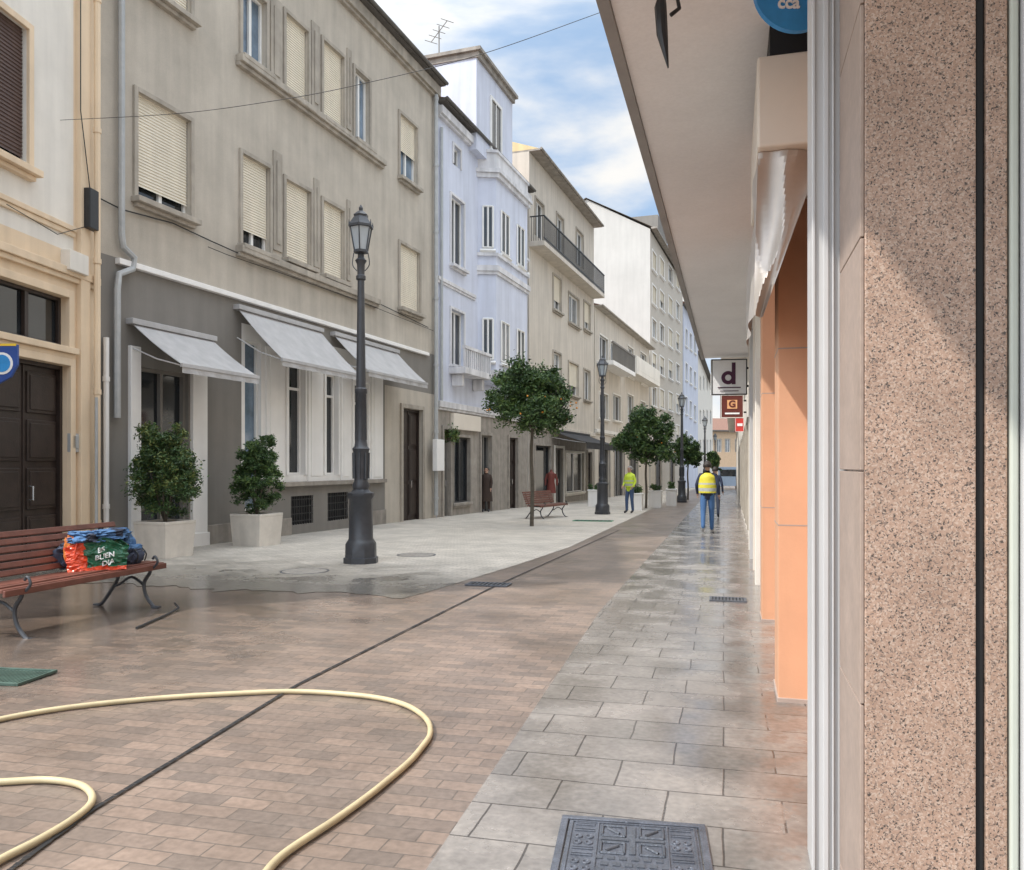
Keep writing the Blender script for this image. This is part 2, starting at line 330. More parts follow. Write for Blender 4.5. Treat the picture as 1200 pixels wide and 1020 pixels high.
    def eave(s,o=.5,th=.14,rise=2.2,mat=None,rmat=None,x0=-.0,x1=.0):
        D=s.D; z=s.top+.003; m=MB()
        m.box(x0,s.L+x1,-o,D,z,z+th); 
        m.tube([(x0,-o-.05,z+.07),(s.L+x1,-o-.05,z+.07)],.055,8)
        r=m.obj('eave',s.e,[mat or EAV]); z+=th+.003; m=MB()
        a,b=x0,s.L+x1
        m.quad([(a,-o+.05,z),(b,-o+.05,z),(b,D/2,z+rise),(a,D/2,z+rise)]); m.quad([(a,D-.02,z),(a,D/2,z+rise),(b,D/2,z+rise),(b,D-.02,z)])
        m.quad([(a,-o+.05,z),(a,D/2,z+rise),(a,D-.02,z)]); m.quad([(b,-o+.05,z),(b,D-.02,z),(b,D/2,z+rise)])
        m.obj('roof',s.e,[rmat or ROF])
    def band(s,name,px,py,h=.18,out=.1,mat=None,x0=0,x1=None):
        z=s.Z(px,py); m=MB(); x1=x1 if x1 is not None else s.L; m.box(x0,x1,-out,.01,z-h/2,z+h/2); m.box(x0,x1,-out*.6,.01,z-h/2-.08,z-h/2-.001); return m.obj(name,s.e,[mat or TRIM],bevel=.01)
    def pipe(s,name,pts,r=.05,mat=None,out=.1,clips=False):
        m=MB(); P=[]
        for px,py in pts:
            a,z=s.uv(px,py); P.append((a,-out,z))
        m.tube(P,r,8)
        if clips:
            a,z=P[-1][0],P[-1][2]; zt=P[0][2]; zz=z+.5
            while zz<zt: m.tube([(a,-out,zz),(a,-out,zz+.08)],r*1.25,8); zz+=2.1
        return m.obj(name,s.e,[mat or ASH],smooth=True)
Qg=W(510,607,25.8)
VPG=930
# --- grey building
B=Bld('grey_apartment_building','grey stucco apartment building with cream roller shutters and dark ground floor',Qg,VPG,112,511)
for a,b,t,bo,sh in ((160,222,108,232,.87),(283,315,180,287,.82),(334,363,210,303,1),(378,402,235,322,1),(468,491,285,360,1)):
    B.win(a,b,t,bo,sh=sh,sill=.14,mull=1)
for a,b,t,bo,sh,gl in ((160,222,-130,-22,1,None),(283,311,-20,66,0,GL3),(334,360,15,108,.97,None),(378,402,47,138,1,None),(415,432,80,163,0,GL3),(468,488,133,207,.55,GL3)):
    B.win(a,b,t,bo,sh=sh,glass=gl,sill=.14)
B.band('string_course',283,294,.14,.18,TRIM,B.S(276),B.S(440))
B.band('string_course',283,73,.14,.18,TRIM,B.S(276),B.S(447))
for a,b,t,bo in ((318,331,183,292),(366,375,215,312),(405,411,240,328),(315,331,0,92),(363,375,30,125),(405,412,62,150)):
    r=B.rect(a,b,t,bo); m=MB(); m.box(r[0]+.04,r[1]-.04,-.035,.01,r[2],r[3]+.15); m.box(r[0]+.14,r[1]-.14,-.06,-.034,r[2]+.15,r[3]-.05); m.obj('stone_panel',B.e,[TRIM],bevel=.008)
B.door(164,221,430,None,mat=GL1,sur=0,glassy=True,handle=True)
B.win(287,306,398,600,glass=GL3,sill=0,sur=0,mull=0,trans=.3)
for a,b,t in ((337,356,425),(381,395,437),(414,430,448)):
    B.win(a,b,t,557,glass=GL1,sill=0,sur=.08,surm=WHT,mull=0,frame=WHT,trans=.78)
B.door(471,494,478,None,mat=DKW,sur=.13,surm=TRIM)
for a,b,t,bo in ((341,367,582,616),(384,408,578,611)):
    r=B.rect(a,b,t,bo); B.holes.append(r); m=MB(); m.quad([(r[0],.12,r[2]),(r[1],.12,r[2]),(r[1],.12,r[3]),(r[0],.12,r[3])]); w=m.obj('basement_grille',B.e,[DRK]); m=MB()
    for i in range(9): x=r[0]+(r[1]-r[0])*(i+.5)/9; m.box(x-.01,x+.01,.02,.04,r[2],r[3])
    for i in range(4): z=r[2]+(r[3]-r[2])*(i+.5)/4; m.box(r[0],r[1],.005,.018,z-.01,z+.01)
    m.obj('bars',w,[BLK])
zg=B.Z(300,352); B.zones.append((0,B.L,-9,zg,1))
B.zones.append((B.S(283),B.S(449),B.Z(308,566),B.Z(308,385),2))
B.zones.append((B.S(451),B.L,B.Z(470,999),B.Z(470,455),0))
ztop=B.Z(505,97); B.wall(ztop,[ST,STD,WHT]); B.eave(.34,.09)
B.band('cornice',505,103,.3,.18,TRIM)
for a,b,t in ((150,162,405),(223,240,425)):
    r=B.rect(a,b,t,None); m=MB(); m.box(r[0],r[1],-.07,.01,r[2]-.1,r[3]); m.box(r[0]-.03,r[1]+.03,-.1,.01,r[2]-.1,r[2]+.25); m.obj('pilaster',B.e,[WHT],bevel=.01)
for a,b in ((309,333),(358,378),(397,411),(433,448)):
    s0,z1=B.uv(a,405+(a-309)*.22); z0=B.Z(a,566); m=MB(); m.box(s0+.05,B.S(b)-.05,-.05,.01,z0,z1); m.box(s0+.15,B.S(b)-.15,-.065,-.045,z0+.15,z1-.15); m.obj('pilaster',B.e,[WHT],bevel=.01)
m=MB(); z0=B.Z(309,566); m.box(B.S(283),B.S(449),-.13,.01,z0-.1,z0); m.obj('window_ledge',B.e,[TRIMD],bevel=.01)
for a,b in ((240,286),(307,340),(410,451)): 
    m=MB(); m.box(B.S(a)+.02,B.S(b),-.05,.01,B.g(B.L)-.3,B.g(B.S(a))+.38); m.obj('plinth',B.e,[TRIMD],bevel=.01)
m=MB(); s0,z=B.uv(135,306); m.box(s0,B.S(500),-.10,.01,z-.05,z+.05); m.obj('ground_floor_moulding',B.e,[WHT],bevel=.01)
def awning(Bd,pa,pb,py,out,drop,mat,val=.10):
    s0,z=Bd.uv(pa,py); s1=Bd.S(pb); m=MB(); n=8
    top=[];
    for j in range(n+1):
        t=j/n; sag=.035*math.sin(math.pi*t); top.append((-.08-out*t,z-drop*t-sag))
    for j in range(n):
        (y0,za),(y1,zc)=top[j],top[j+1]
        m.quad([(s0,y0,za),(s0,y1,zc),(s1,y1,zc),(s1,y0,za)]); m.quad([(s0,y0,za-.012),(s1,y0,za-.012),(s1,y1,zc-.012),(s0,y1,zc-.012)])
    y1,zc=top[-1]; m.box(s0-.01,s1+.01,y1-.03,y1+.02,zc-.05,zc+.01)
    k=24
    for i in range(k):
        a=s0+(s1-s0)*i/k; b=s0+(s1-s0)*(i+1)/k; o1=.012*math.sin(i*1.3); o2=.012*math.sin((i+1)*1.3)
        m.quad([(a,y1-.015,zc-.05),(b,y1-.015,zc-.05),(b,y1-.015+o2,zc-.05-val),(a,y1-.015+o1,zc-.05-val)])
    A=m.obj('awning',Bd.e,[mat]); m=MB(); m.box(s0-.05,s1+.05,-.16,.01,z-.02,z+.08); m.obj('cassette',A,[mat],bevel=.01)
    for s_ in (s0+.04,s1-.04):
        m=MB(); m.tube([(s_,-.03,z-drop*.55),(s_,-out*.55,z-drop*.85),(s_,y1,zc-.03)],.013,6); m.obj('arm',A,[WAL])
awning(B,150,245,379,1.05,.74,AWN); awning(B,275,372,362,1.05,1.06,AWN); awning(B,388,462,393,.95,.90,AWN)
B.pipe('downpipe',[(137,-60),(137,150),(137,275),(139,290),(152,303),(150,316),(134,322),(132,340),(132,490)],.055,ASH,.1)
B.pipe('downpipe',[(120,396),(120,500),(120,632)],.045,WHT,.08,True)
B.pipe('downpipe',[(507,112),(507,300),(507,604)],.07,ASH,.12,True)
B.pipe('wall_cable',[(112,232),(140,246),(200,262),(245,283),(290,303),(360,325),(430,350),(500,384)],.012,CBL,.05)
B.pipe('wall_cable',[(240,290),(262,299),(330,322),(420,354),(505,388)],.008,CBL,.08)
m=MB(); r=B.rect(446,451,420,450); m.box(r[0],r[1],-.12,.01,r[2]+.2,r[3]); m.obj('junction_box',B.e,[WPL])
m=MB(); r=B.rect(500,509,515,552); m.box(r[0],r[1],-.35,-.2,r[2],r[3]); m.obj('wall_sign_box',B.e,[WHT],bevel=.01)
# --- cream building
cor=B.lp(112)
C=Bld('cream_town_house','cream and white plaster town house with dark carved wooden door',cor,690,-520,112,D=8)
C.door(-8,79,413,None,mat=DKW,sur=.12,surm=CREAM,panels=4)
C.win(-8,78,322,388,glass=GL1,sill=.06,sur=.12,surm=CREAM,mull=1,frame=DKW)
C.win(-40,31,-20,160,glass=GL1,sh=.93,shm=BRW,sill=.12,sur=.1,surm=CREAM,frame=BRW)
C.win(-260,-150,-60,160,sill=.1,surm=CREAM); C.win(-260,-150,330,560,sill=.1,surm=CREAM)
C.zones.append((0,C.S(86),C.Z(0,262),30,1)); 
C.wall(11,[CREAM,WPL]); C.eave(.4)
C.band('string_course',100,327,.12,.1,CREAM); C.band('string_course',86,270,.08,.06,CREAM,0,C.S(86))
m=MB(); s0=C.S(89); m.box(s0,C.S(100),-.09,.01,C.g(s0)-.3,10.9); m.obj('corner_pilaster',C.e,[CREAM],bevel=.01)
m=MB(); r=C.rect(71,93,292,316); m.box(r[0],r[1],-.16,.01,r[2],r[3]); m.obj('meter_box',C.e,[WPL],bevel=.01)
m=MB(); r=C.rect(79,90,508,530); m.box(r[0],r[1],-.05,.01,r[2],r[3]); m.box(r[0]+.03,r[1]-.03,-.06,-.04,r[2]+.2*(r[3]-r[2]),r[3]-.1*(r[3]-r[2])); m.obj('intercom',C.e,[ASH],bevel=.006)
m=MB(); r=C.rect(92,104,220,267); m.box(r[0],r[1],-.2,-.08,r[2],r[3]); m.obj('cable_box',C.e,[BLK],bevel=.01)
C.pipe('downpipe',[(103,-60),(103,300),(103,600),(103,652)],.05,CREAM,.16,True)
C.pipe('gas_pipe',[(99,466),(99,560),(99,630)],.025,ASH,.2)
C.pipe('wall_cable',[(86,-10),(86,130),(97,222)],.008,CBL,.12); C.pipe('wall_cable',[(0,240),(60,275),(97,265)],.006,CBL,.1)
# --- blue building
U=Bld('pale_blue_house','pale blue stucco house with white bay window and rooftop tower',Qg,VPG,512,618,D=7)
for t,bo in ((228,309),(362,427)): U.win(528,543,t,bo,glass=R.choice([GL1,GL2]),surm=BLUT,sill=.14,mull=1)
U.win(531,539,170,192,glass=GL1,surm=BLUT,sill=0,mull=0)
for t,bo in ((250,300),(378,425)): U.win(611,616,t,bo,surm=BLUT)
U.door(519,527,503,None,mat=STD,surm=TRIMD); U.win(531,550,512,590,glass=GL1,sill=.04,surm=TRIMD,mull=1,frame=BLK); U.door(563,575,510,None,mat=GL1,surm=TRIMD,glassy=True); U.door(596,606,513,None,mat=DKW,surm=TRIMD)
zg=U.Z(540,476); U.zones.append((0,U.L,-9,zg,1))
U.wall(U.Z(560,168),[BLU,TRIMD]); U.eave(.3,.1,.8)
U.band('cornice',560,176,.25,.2,BLUT); U.band('string_course',540,478,.2,.12,BLUT); U.band('string_course',540,340,.12,.08,BLUT,0,U.S(556))
m=MB(); r=U.rect(528,560,484,503); m.box(r[0],r[1],-.12,.01,r[2],r[3]); m.obj('shop_fascia',U.e,[CRM],bevel=.01)
m=MB(); r=U.rect(526,558,432,438); m.box(r[0],r[1],-.6,.01,r[2],r[3]+.04); bal=m.obj('balcony',U.e,[BLUT],bevel=.01)
m=MB(); zr=r[3]+.05
for i in range(14): x=r[0]+.05+(r[1]-r[0]-.1)*i/13; m.box(x-.03,x+.03,-.57,-.51,zr,zr+.6)
m.box(r[0],r[1],-.6,-.48,zr+.6,zr+.7); m.obj('balustrade',bal,[BLUT])
for x in (r[0]+.3,r[1]-.3): m=MB(); m.box(x-.1,x+.1,-.4,.0,r[2]-.4,r[2]-.002); m.obj('bracket',bal,[BLUT],bevel=.03)
s0,s1=U.S(560),U.S(604); zb=U.Z(580,440); zt=U.Z(562,205); yb=-.6; ch=.28; m=MB()
def plan(g): return [(s0-g,.01),(s0+ch-g*.6,yb-g),(s1-ch+g*.6,yb-g),(s1+g,.01)]
m.prism(plan(0),zb,zt); m.prism(plan(-.12),zb-.45,zb-.182)
bay=m.obj('bay_window',U.e,[BLU],bevel=.01)
m=MB(); m.prism(plan(.12),zb-.18,zb-.002); zz=U.Z(580,327); m.prism(plan(.12),zz-.1,zz+.1); m.prism(plan(.07),zz-.22,zz-.101); m.prism(plan(.09),zz+.45,zz+.56); m.obj('moulding_band',bay,[BLUT],bevel=.02)
m=MB(); m.prism(plan(.2),zt+.002,zt+.14); m.prism(plan(.12),zt-.16,zt-.001); m.prism(plan(.02),zt+.141,zt+.75); m.prism(plan(.08),zt+.751,zt+.85); m.obj('parapet',bay,[BLUT],bevel=.01)
for t,bo in ((258,304),(383,428)):
    z1=U.Z(580,t);z0=U.Z(580,bo); pl=plan(0)
    faces=[(pl[0],pl[1],.28,.82)]+[((pl[1][0]+(pl[2][0]-pl[1][0])*k/2,yb),(pl[1][0]+(pl[2][0]-pl[1][0])*(k+1)/2,yb),.26,.74) for k in range(2)]+[(pl[2],pl[3],.1,.8)]
    for A_,B_,ta,tb in faces:
        A_=Vector((*A_,0));B_=Vector((*B_,0)); d_=(B_-A_).normalized(); nn=Vector((d_.y,-d_.x,0)); a=A_.lerp(B_,ta)+nn*.006; b=A_.lerp(B_,tb)+nn*.006; Z0=Vector((0,0,z0));Z1=Vector((0,0,z1))
        m=MB(); m.quad([a+Z0,b+Z0,b+Z1,a+Z1]); pn=m.obj('window',bay,[R.choice([GL1,GL1,GL2])]); m=MB(); o=nn*.02
        for p,q_ in ((a+Z0,b+Z0),(a+Z1,b+Z1),(a+Z0,a+Z1),(b+Z0,b+Z1),((a+b)/2+Z0,(a+b)/2+Z1)): m.tube([p+o,q_+o],.04,4)
        m.tube([a+Z0-Vector((0,0,.12))+nn*.06-d_*.1,b+Z0-Vector((0,0,.12))+nn*.06+d_*.1],.07,4)
        m.obj('window_frame',bay,[PVC])
# tower
s0,s1=U.S(549),U.S(592); z0=U.Z(556,186)+.1; z1=U.Z(555,70); m=MB(); m.box(s0,s1,-.3,2.2,z0,z1); tw=m.obj('rooftop_tower',U.e,[BLU])
m=MB(); m.box(s0-.15,s1+.15,-.5,2.4,z1+.002,z1+.12); m.box(s0-.05,s1+.05,-.4,2.3,z1-.2,z1-.002); m.obj('cornice',tw,[TRIMD])
m=MB(); a=(s0+s1)/2; za=U.Z(570,178);zc=U.Z(570,122); m.box(a-.5,a+.5,-.312,-.302,za,zc); m.obj('window',tw,[GL1]); m=MB(); m.box(a-.6,a-.5,-.36,-.3,za-.1,zc+.1);m.box(a+.5,a+.6,-.36,-.3,za-.1,zc+.1);m.box(a-.5,a+.5,-.36,-.3,zc,zc+.1);m.box(a-.65,a+.65,-.42,-.3,za-.18,za-.1);m.box(a-.03,a+.03,-.34,-.313,za,zc); m.obj('window_frame',tw,[PVC])
m=MB(); m.tube([(s0+.6,1.4,z1+.1),(s0+.6,1.4,z1+1.5)],.025,6); m.tube([(s0+.2,.9,z1+1.4),(s0+1.0,1.9,z1+1.2)],.016,5)
for k in range(5):
    t=k/4; c=Vector((s0+.2+.8*t,.9+t,z1+1.4-.2*t)); m.tube([c+Vector((-.2,.16,0)),c+Vector((.2,-.16,0))],.012,5)
m.obj('antenna',tw,[STD])
m=MB(); m.box(s1-.7,s1-.35,.9,1.25,z1+.12,z1+.7); m.box(s1-.75,s1-.3,.85,1.3,z1+.7,z1+.8); m.obj('chimney',tw,[TRIMD])
U.pipe('downpipe',[(515,150),(515,350),(515,470)],.05,ASH,.08)
# --- beige building
P=Bld('beige_apartment_building','beige rendered apartment building with black balcony railing under the roof',Qg,VPG,620,696,D=8)
for a,b,t,bo in ((648,657,322,362),(666,678,343,377),(684,691,353,385),(648,657,412,452),(666,677,424,462),(684,691,433,468)): P.win(a,b,t,bo,surm=TRIM,sh=R.choice([0,.4,.7]),sill=.12)
for a,b,t,bo in ((627,637,232,275),(652,660,250,292),(675,683,268,308)): P.win(a,b,t,bo,surm=TRIM,sill=0,glass=GL1)
P.win(627,645,522,584,glass=GL1,sill=.05,surm=TRIMD,mull=0,frame=BLK); P.door(650,660,525,None,mat=GL1,glassy=True,surm=WPL); P.win(663,684,530,578,glass=GL1,mull=1,sill=.05,surm=WPL); P.door(688,693,530,None,mat=DKW)
P.zones.append((0,P.L,-9,P.Z(630,505),1))
P.wall(P.Z(628,187),[BEI,TRIMD]); P.eave(.5,.07,1.6,TRIMD,YEL)
P.band('string_course',630,500,.2,.12,BEI)
s0,z=P.uv(622,288); m=MB(); m.box(0,P.L-.3,-.7,.01,z-.10,z+.10); bal=m.obj('balcony',P.e,[BEI],bevel=.01); m=MB()
n=70
for i in range(n+1): x=.03+(P.L-.36)*i/n; m.box(x-.014,x+.014,-.68,-.655,z+.10,z+1.15)
m.box(.0,P.L-.3,-.7,-.64,z+1.15,z+1.2); m.box(.0,P.L-.3,-.69,-.65,z+.22,z+.26)
for i in range(6): y=-.62+.1*i; m.box(.0,.02,y,y+.02,z+.12,z+1.15)
m.box(0,.03,-.64,-.03,z+1.15,z+1.2)
m.obj('railing',bal,[BLK])
awning(P,646,688,505,1.6,.55,AWB,.25)
# --- gallery house
q=Bld('gallery_house','lower beige house with white glazed gallery and terrace',Qg,VPG,697,761,D=7)
for a,b,t,bo in ((702,712,392,428),(715,725,400,432),(702,712,460,490),(718,727,462,492),(735,742,462,495),(750,756,470,500),(735,742,405,440),(750,757,412,448)): q.win(a,b,t,bo,sill=.1,surm=WPL)
for a,b in ((702,714),(720,731),(738,747)): q.door(a,b,525,None,mat=GL1,glassy=True,surm=TRIMD)
q.wall(q.Z(700,362),[BEI]); q.eave(.4,.09,1.2,TRIM)
for py,k in ((425,'gallery_balcony'),):
    s0,z=q.uv(699,py); s1=q.S(727); m=MB(); m.box(s0,s1,-1.,.01,z-.15,z+.1); g=m.obj(k,q.e,[WHT]); m=MB()
    for i in range(26): x=s0+.05+(s1-s0-.1)*i/25; m.box(x-.03,x+.03,-.98,-.93,z+.1,z+1.1)
    m.box(s0,s1,-1.,-.9,z+1.1,z+1.2); m.obj('balustrade',g,[STD])
    s0,z=q.uv(731,435); s1=q.S(760); m=MB(); m.box(s0,s1,-.9,.01,z-.2,z+.1); g=m.obj('terrace',q.e,[WPL]); m=MB(); m.box(s0,s1,-.9,-.8,z+.11,z+1.0); m.box(s0,s0+.1,-.8,-.02,z+.11,z+1.0); m.obj('parapet',g,[WPL])
q.band('string_course',700,505,.2,.12,WPL)
# --- tall tiled building
T=Bld('tall_tiled_building','tall brown tiled apartment block with blank white gable wall',Qg,VPG,762,800,D=16)
for j,z in enumerate((285,325,365,405,445,485)):
    for a,b in ((764,769),(773,778),(783,788),(792,796)):
        T.win(a,b,z+8+(a-764)*.9*(545-z)/280,z+30+(a-764)*.9*(545-z)/280*.9,sur=.1,surm=WHT,sill=.1,sh=R.choice([0,.5,.9]))
T.door(768,775,530,None); T.door(785,790,532,None)
zt=T.Z(762,270); T.wall(zt,[TIL],D=.3); m=MB(); zp=zt+3.0; zz=-1.5
m.quad([(-.02,0.0,zz),(-.02,0,zt+.1),(-.02,5.2,zp),(-.02,9,zt+1),(-.02,9,zz)]); m.quad([(T.L,0.3,zz),(T.L,9,zz),(T.L,9,zt+1),(T.L,5.2,zp),(T.L,.3,zt+.1)]); m.quad([(-.02,9,zz),(-.02,9,zt+1),(T.L,9,zt+1),(T.L,9,zz)]); m.obj('gable_wall',T.e,[WGB])
m=MB(); m.quad([(-.2,-.5,zt+.06),(T.L,-.5,zt+.06),(T.L,5.2,zp+.1),(-.2,5.2,zp+.1)]); m.quad([(-.2,5.2,zp+.1),(T.L,5.2,zp+.1),(T.L,9.2,zt+1),(-.2,9.2,zt+1)]); m.box(-.2,T.L,-.55,-.1,zt+.07,zt+.2); m.obj('roof',T.e,[TRIMD])
m=MB(); z=zt+.2; m.box(2,7,-.3,2.5,z,z+1.6); m.obj('dormer',T.e,[STD])
# --- farther ones
S_=Bld('white_blue_apartment_block','white and pale blue apartment block with small windows',Qg,VPG,801,818,D=9)
for z in (385,425,465,505):
    for a in (803,808,813): S_.win(a,a+2.4,z+(a-803)*1.,z+20+(a-803)*.8,sur=.1,surm=WHT,sill=.1)
S_.wall(S_.Z(803,362),[BLU]); S_.eave(.5,.3)
qe=S_.lp(818)
V=Bld('far_white_building','distant white apartment building with dark windows',qe,870,Vector(qe),835,D=10)
for z in (440,480,515):
    for a in (820,824,828,832): V.win(a,a+1.6,z,z+16,sur=0,sill=0)
V.wall(V.Z(819,418),[WPL]); V.eave(.5,.3)
o=W(822,557,215)
E=Bld('end_of_street_house','tan house with orange tiled roof closing the street',(o.x,o.y),5000,824,885,D=12)
for a in (830,840,850,862): E.win(a,a+5,515,530,sur=.2,sill=0); 
E.wall(E.Z(845,506),[M('tan_plaster',(.5,.36,.24))]); E.eave(.8,.4,3.5)
# ---------------------------------------------------------------- right side building
QR=(.35*cW,-.35*sW)
def rp(t): return Vector((QR[0]+sW*t,QR[1]+cW*t))
RB=Bld('arcade_building','shop building with white overhang, pink granite and orange pillars',QR,858,rp(17.2),rp(-2.5),flip=True,D=5)
HT=CH+2.2-RB.base
def rbs(depth): return 17.2-(depth+QR[1]*-1)/cW
sN=RB.S(1011)
m=MB(); m.box(0,sN-.02,.09,5,-.4,HT-.01); m.obj('wall',RB.e,[ORG])
def seg(name,s0,s1,y0,y1,mat,z0=-.4,z1=None,bevel=.004):
    m=MB(); m.box(s0,s1,y0,y1,z0,z1 or HT-.012); return m.obj(name,RB.e,[mat],bevel=bevel)
x0=RB.lp(1011).x; y0_=RB.lp(1011).y
def yof(px): a=(px-CX)/F; return (a*y0_-x0)/(cW+a*sW)
seg('granite_pillar',sN-.35,sN,.005,yof(1144),GRA)
seg('gap_shade_fill',sN-.35,sN-.012,yof(1144)+.001,yof(1155),DRK)  # solid dark fill, painting the shade inside the open gap
seg('granite_wall',sN-.35,sN,yof(1155)+.001,yof(1181),GRA)
seg('window_frame',sN-.3,sN+.01,yof(1182)+.002,yof(1193),GRF,bevel=.006)
seg('window_edge',sN-.3,sN+.03,yof(1194)+.002,yof(1194)+.06,WAL,bevel=.006)
seg('side_wall',sN-.34,sN-.005,yof(1194)+.064,5,GRA)
sM=rbs(2.66); zz=-.4; m=MB()
while zz<HT-.7:
    m.box(sM-.03,sN-.003,-.006,.004,zz,zz+.645); zz+=.65
m.box(sM-.03,sN-.003,-.006,.004,zz,HT-.012); m.obj('marble_pilaster',RB.e,[MAR],bevel=.002)
m=MB(); y=-.092; sg=sM-.03
m.box(sg-.22,sg-.012,y+.004,.088,-.4,HT-.012)
for a,b in ((0,.010),(.036,.052),(.064,.069)): m.box(sg-.012,sg,y+a,y+b,-.4,HT-.012)
m.obj('shutter_guide',RB.e,[WAL],bevel=.002)
for dep in (4.8,7.43):
    s=rbs(dep); o=seg('orange_pillar',s-.42,s,-.085,.088,ORG,RB.g(s)-.3); seg('pillar_base',s-.43,s+.008,-.093,.089,ORS,RB.g(s)-.3,RB.g(s)+.03)
    for k in (1.05,2.1):
        seg('pillar_groove',s-.422,s+.001,-.0865,.0875,ORS,RB.g(s)+k,RB.g(s)+k+.008,bevel=0)
def shopwin(d0,d1,gl=GL2):
    s1,s0=rbs(d0),rbs(d1); z=RB.g(s1)
    m=MB(); m.box(s0,s1,.07,.088,z+.35,z+2.5); o_=m.obj('shop_window',RB.e,[gl]); m=MB(); m.box(s0,s1,.03,.089,z-.3,z+.35); m.box(s0,s1,.03,.089,z+2.5,z+2.65); m.box(s0,s0+.06,.03,.089,z+.351,z+2.499);m.box(s1-.06,s1,.03,.089,z+.351,z+2.499); m.obj('frame',o_,[WAL],bevel=.004)
shopwin(5.35,6.9,GL1)
k=0; d=8.4
while d<16:
    s=rbs(d); seg('column',s-.28,s,-.075 if k%2 else -.06,.088,(WAL,WPL,CRM)[k%3],bevel=.008); shopwin(d+.4,d+1.35,R.choice([GL1,GL2])); d+=1.55; k+=1
m=MB(); m.box(.02,rbs(7.9),-.02,.088,HT-.9,HT-.02); m.obj('shop_fascia',RB.e,[WPL],bevel=.01)
# overhang
m=MB(); y0=-(.35+.616); m.box(0,RB.L,y0+.06,5,HT,HT+.22); m.obj('overhang_soffit',RB.e,[SOF])
m=MB(); m.box(-.02,RB.L,y0,y0+.058,HT-.025,HT+.24); m.obj('fascia_edge',RB.e,[M('grey_fascia',(.30,.29,.28))])
m=MB(); m.box(0,RB.L,y0+.02,5,HT+.245,8.0); m.obj('upper_wall',RB.e,[BEI])
s1_=rbs(3.95); s0_=rbs(5.3); zc=CH-RB.base
m=MB(); m.box(s0_,s1_,-.23,.085,zc+1.57,zc+2.02); m.obj('cream_sign_box',RB.e,[CRM],bevel=.012)
m=MB(); m.box(s0_,s1_-.02,-.17,.085,zc+2.025,HT-.01); m.obj('sign_box_recess',RB.e,[DRK])
# loose sheet hanging above the pillars
sa=rbs(4.05); sb=rbs(6.6); m=MB(); n=26
def crp(u,v,s0):
    L0=Vector((-.225-.02*v,1.565-.815*v)); R0=Vector((.085-.285*v,1.565-.815*v)); p=L0.lerp(R0,u)
    r1=1-abs(noise.noise(Vector((u*.9+v*.5,v*1.3,1.3)))*3); r2=1-abs(noise.noise(Vector((u*2-v,v*2.4,7.7)))*3)
    return Vector((s0+.05*r1+.010*r2,p.x,zc+p.y))
for i in range(n):
    for j in range(n):
        m.quad([crp(i/n,(j+1)/n,sa),crp((i+1)/n,(j+1)/n,sa),crp((i+1)/n,j/n,sa),crp(i/n,j/n,sa)])
def crs(u,v):
    z=1.565-.815*v*(1-.25*u); r1=1-abs(noise.noise(Vector((u*3,v*1.4,11.3)))*3)
    p=crp(0,v,sa); return Vector((p.x+(sb-sa)*u,p.y+.02*r1*min(1,u*8),zc+z if u>0 else p.z))
for i in range(n):
    for j in range(n):
        m.quad([crs(i/n,j/n),crs((i+1)/n,j/n),crs((i+1)/n,(j+1)/n),crs(i/n,(j+1)/n)])
m.obj('hanging_sheet',RB.e,[SHE],smooth=True)
mw=Matrix.Translation(RB.e.location)@Matrix.Rotation(RB.e.rotation_euler.z,4,'Z'); inv=mw.inverted()
m=MB(); a=W(800,343,13.2);b=W(868,345,12.5)
m.tube([inv@a,inv@b],.03,8); c=W(851,345,12.6);m.tube([inv@c,inv@(c+Vector((0,0,.38)))],.03,8); c=W(862,345,12.6);m.tube([inv@c,inv@(c+Vector((0,0,.38)))],.03,8); m.obj('pipe_bracket',RB.e,[BLK],smooth=True)
yy_=3.75; m=MB(); m.tube([inv@W(776,-12,yy_),inv@W(774,8,yy_),inv@W(776,40,yy_),inv@W(783,80,yy_)],[.012,.028,.026,.003],8); m.tube([inv@W(776,-10,yy_),inv@W(793,-6,yy_),inv@W(796,10,yy_),inv@W(786,18,yy_)],.01,6); m.obj('iron_bracket',RB.e,[BLK],smooth=True)
# right building 2
R2=Bld('balconied_street_building','pale apartment building with projecting upper floors over shops',QR,858,rp(75),rp(17.3),flip=True,D=6)
z2=CH+2.9-R2.base
k=0; x=R2.L-.5
while x>30:
    r=(x-1.6,x,R2.g(x)+.2,R2.g(x)+2.5); R2.holes.append(r); R2.window(r,sur=.08,sill=0,glass=R.choice([GL1,GL2])); x-=2.6
R2.wall(z2,[WPL]); m=MB(); m.box(0,R2.L,-.65,6,z2+.003,z2+5.5); m.obj('upper_floors',R2.e,[WPL])
m=MB(); m.box(0,R2.L,-.75,6,z2+5.51,z2+5.8); m.obj('roof',R2.e,[EAV])
# ---------------------------------------------------------------- ground sheets
def sheet(name,pts,dz,mat):
    X=(gp(1,0)-gp(0,0)).normalized(); Y=(gp(0,1)-gp(0,0)); Y=(Y-X*Y.dot(X)).normalized(); N=X.cross(Y)
    Mx=Matrix(((X.x,Y.x,N.x,0),(X.y,Y.y,N.y,0),(X.z,Y.z,N.z,dz),(0,0,0,1)))
    me=bpy.data.meshes.new(name); me.from_pydata([(a,b,0) for a,b in pts],[],[tuple(range(len(pts)))]); me.materials.append(mat)
    o=bpy.data.objects.new(name,me); COL.objects.link(o); o.matrix_world=Mx; o['kind']='structure'; return o
sheet('ground',[(-500,-200),(500,-200),(500,900),(-500,900)],-.012,M('ground_earth',(.16,.15,.13),.9,.2,.5))
BRN=paving('brown_block_paving',(.275,.205,.162),(.185,.148,.124),(.145,.118,.098),.20,.10,.004,wetdark=.62,r0=.17,r1=.40,wscale=.9,xw=(-5.4,-2.6,.5),bumpd=.0025)
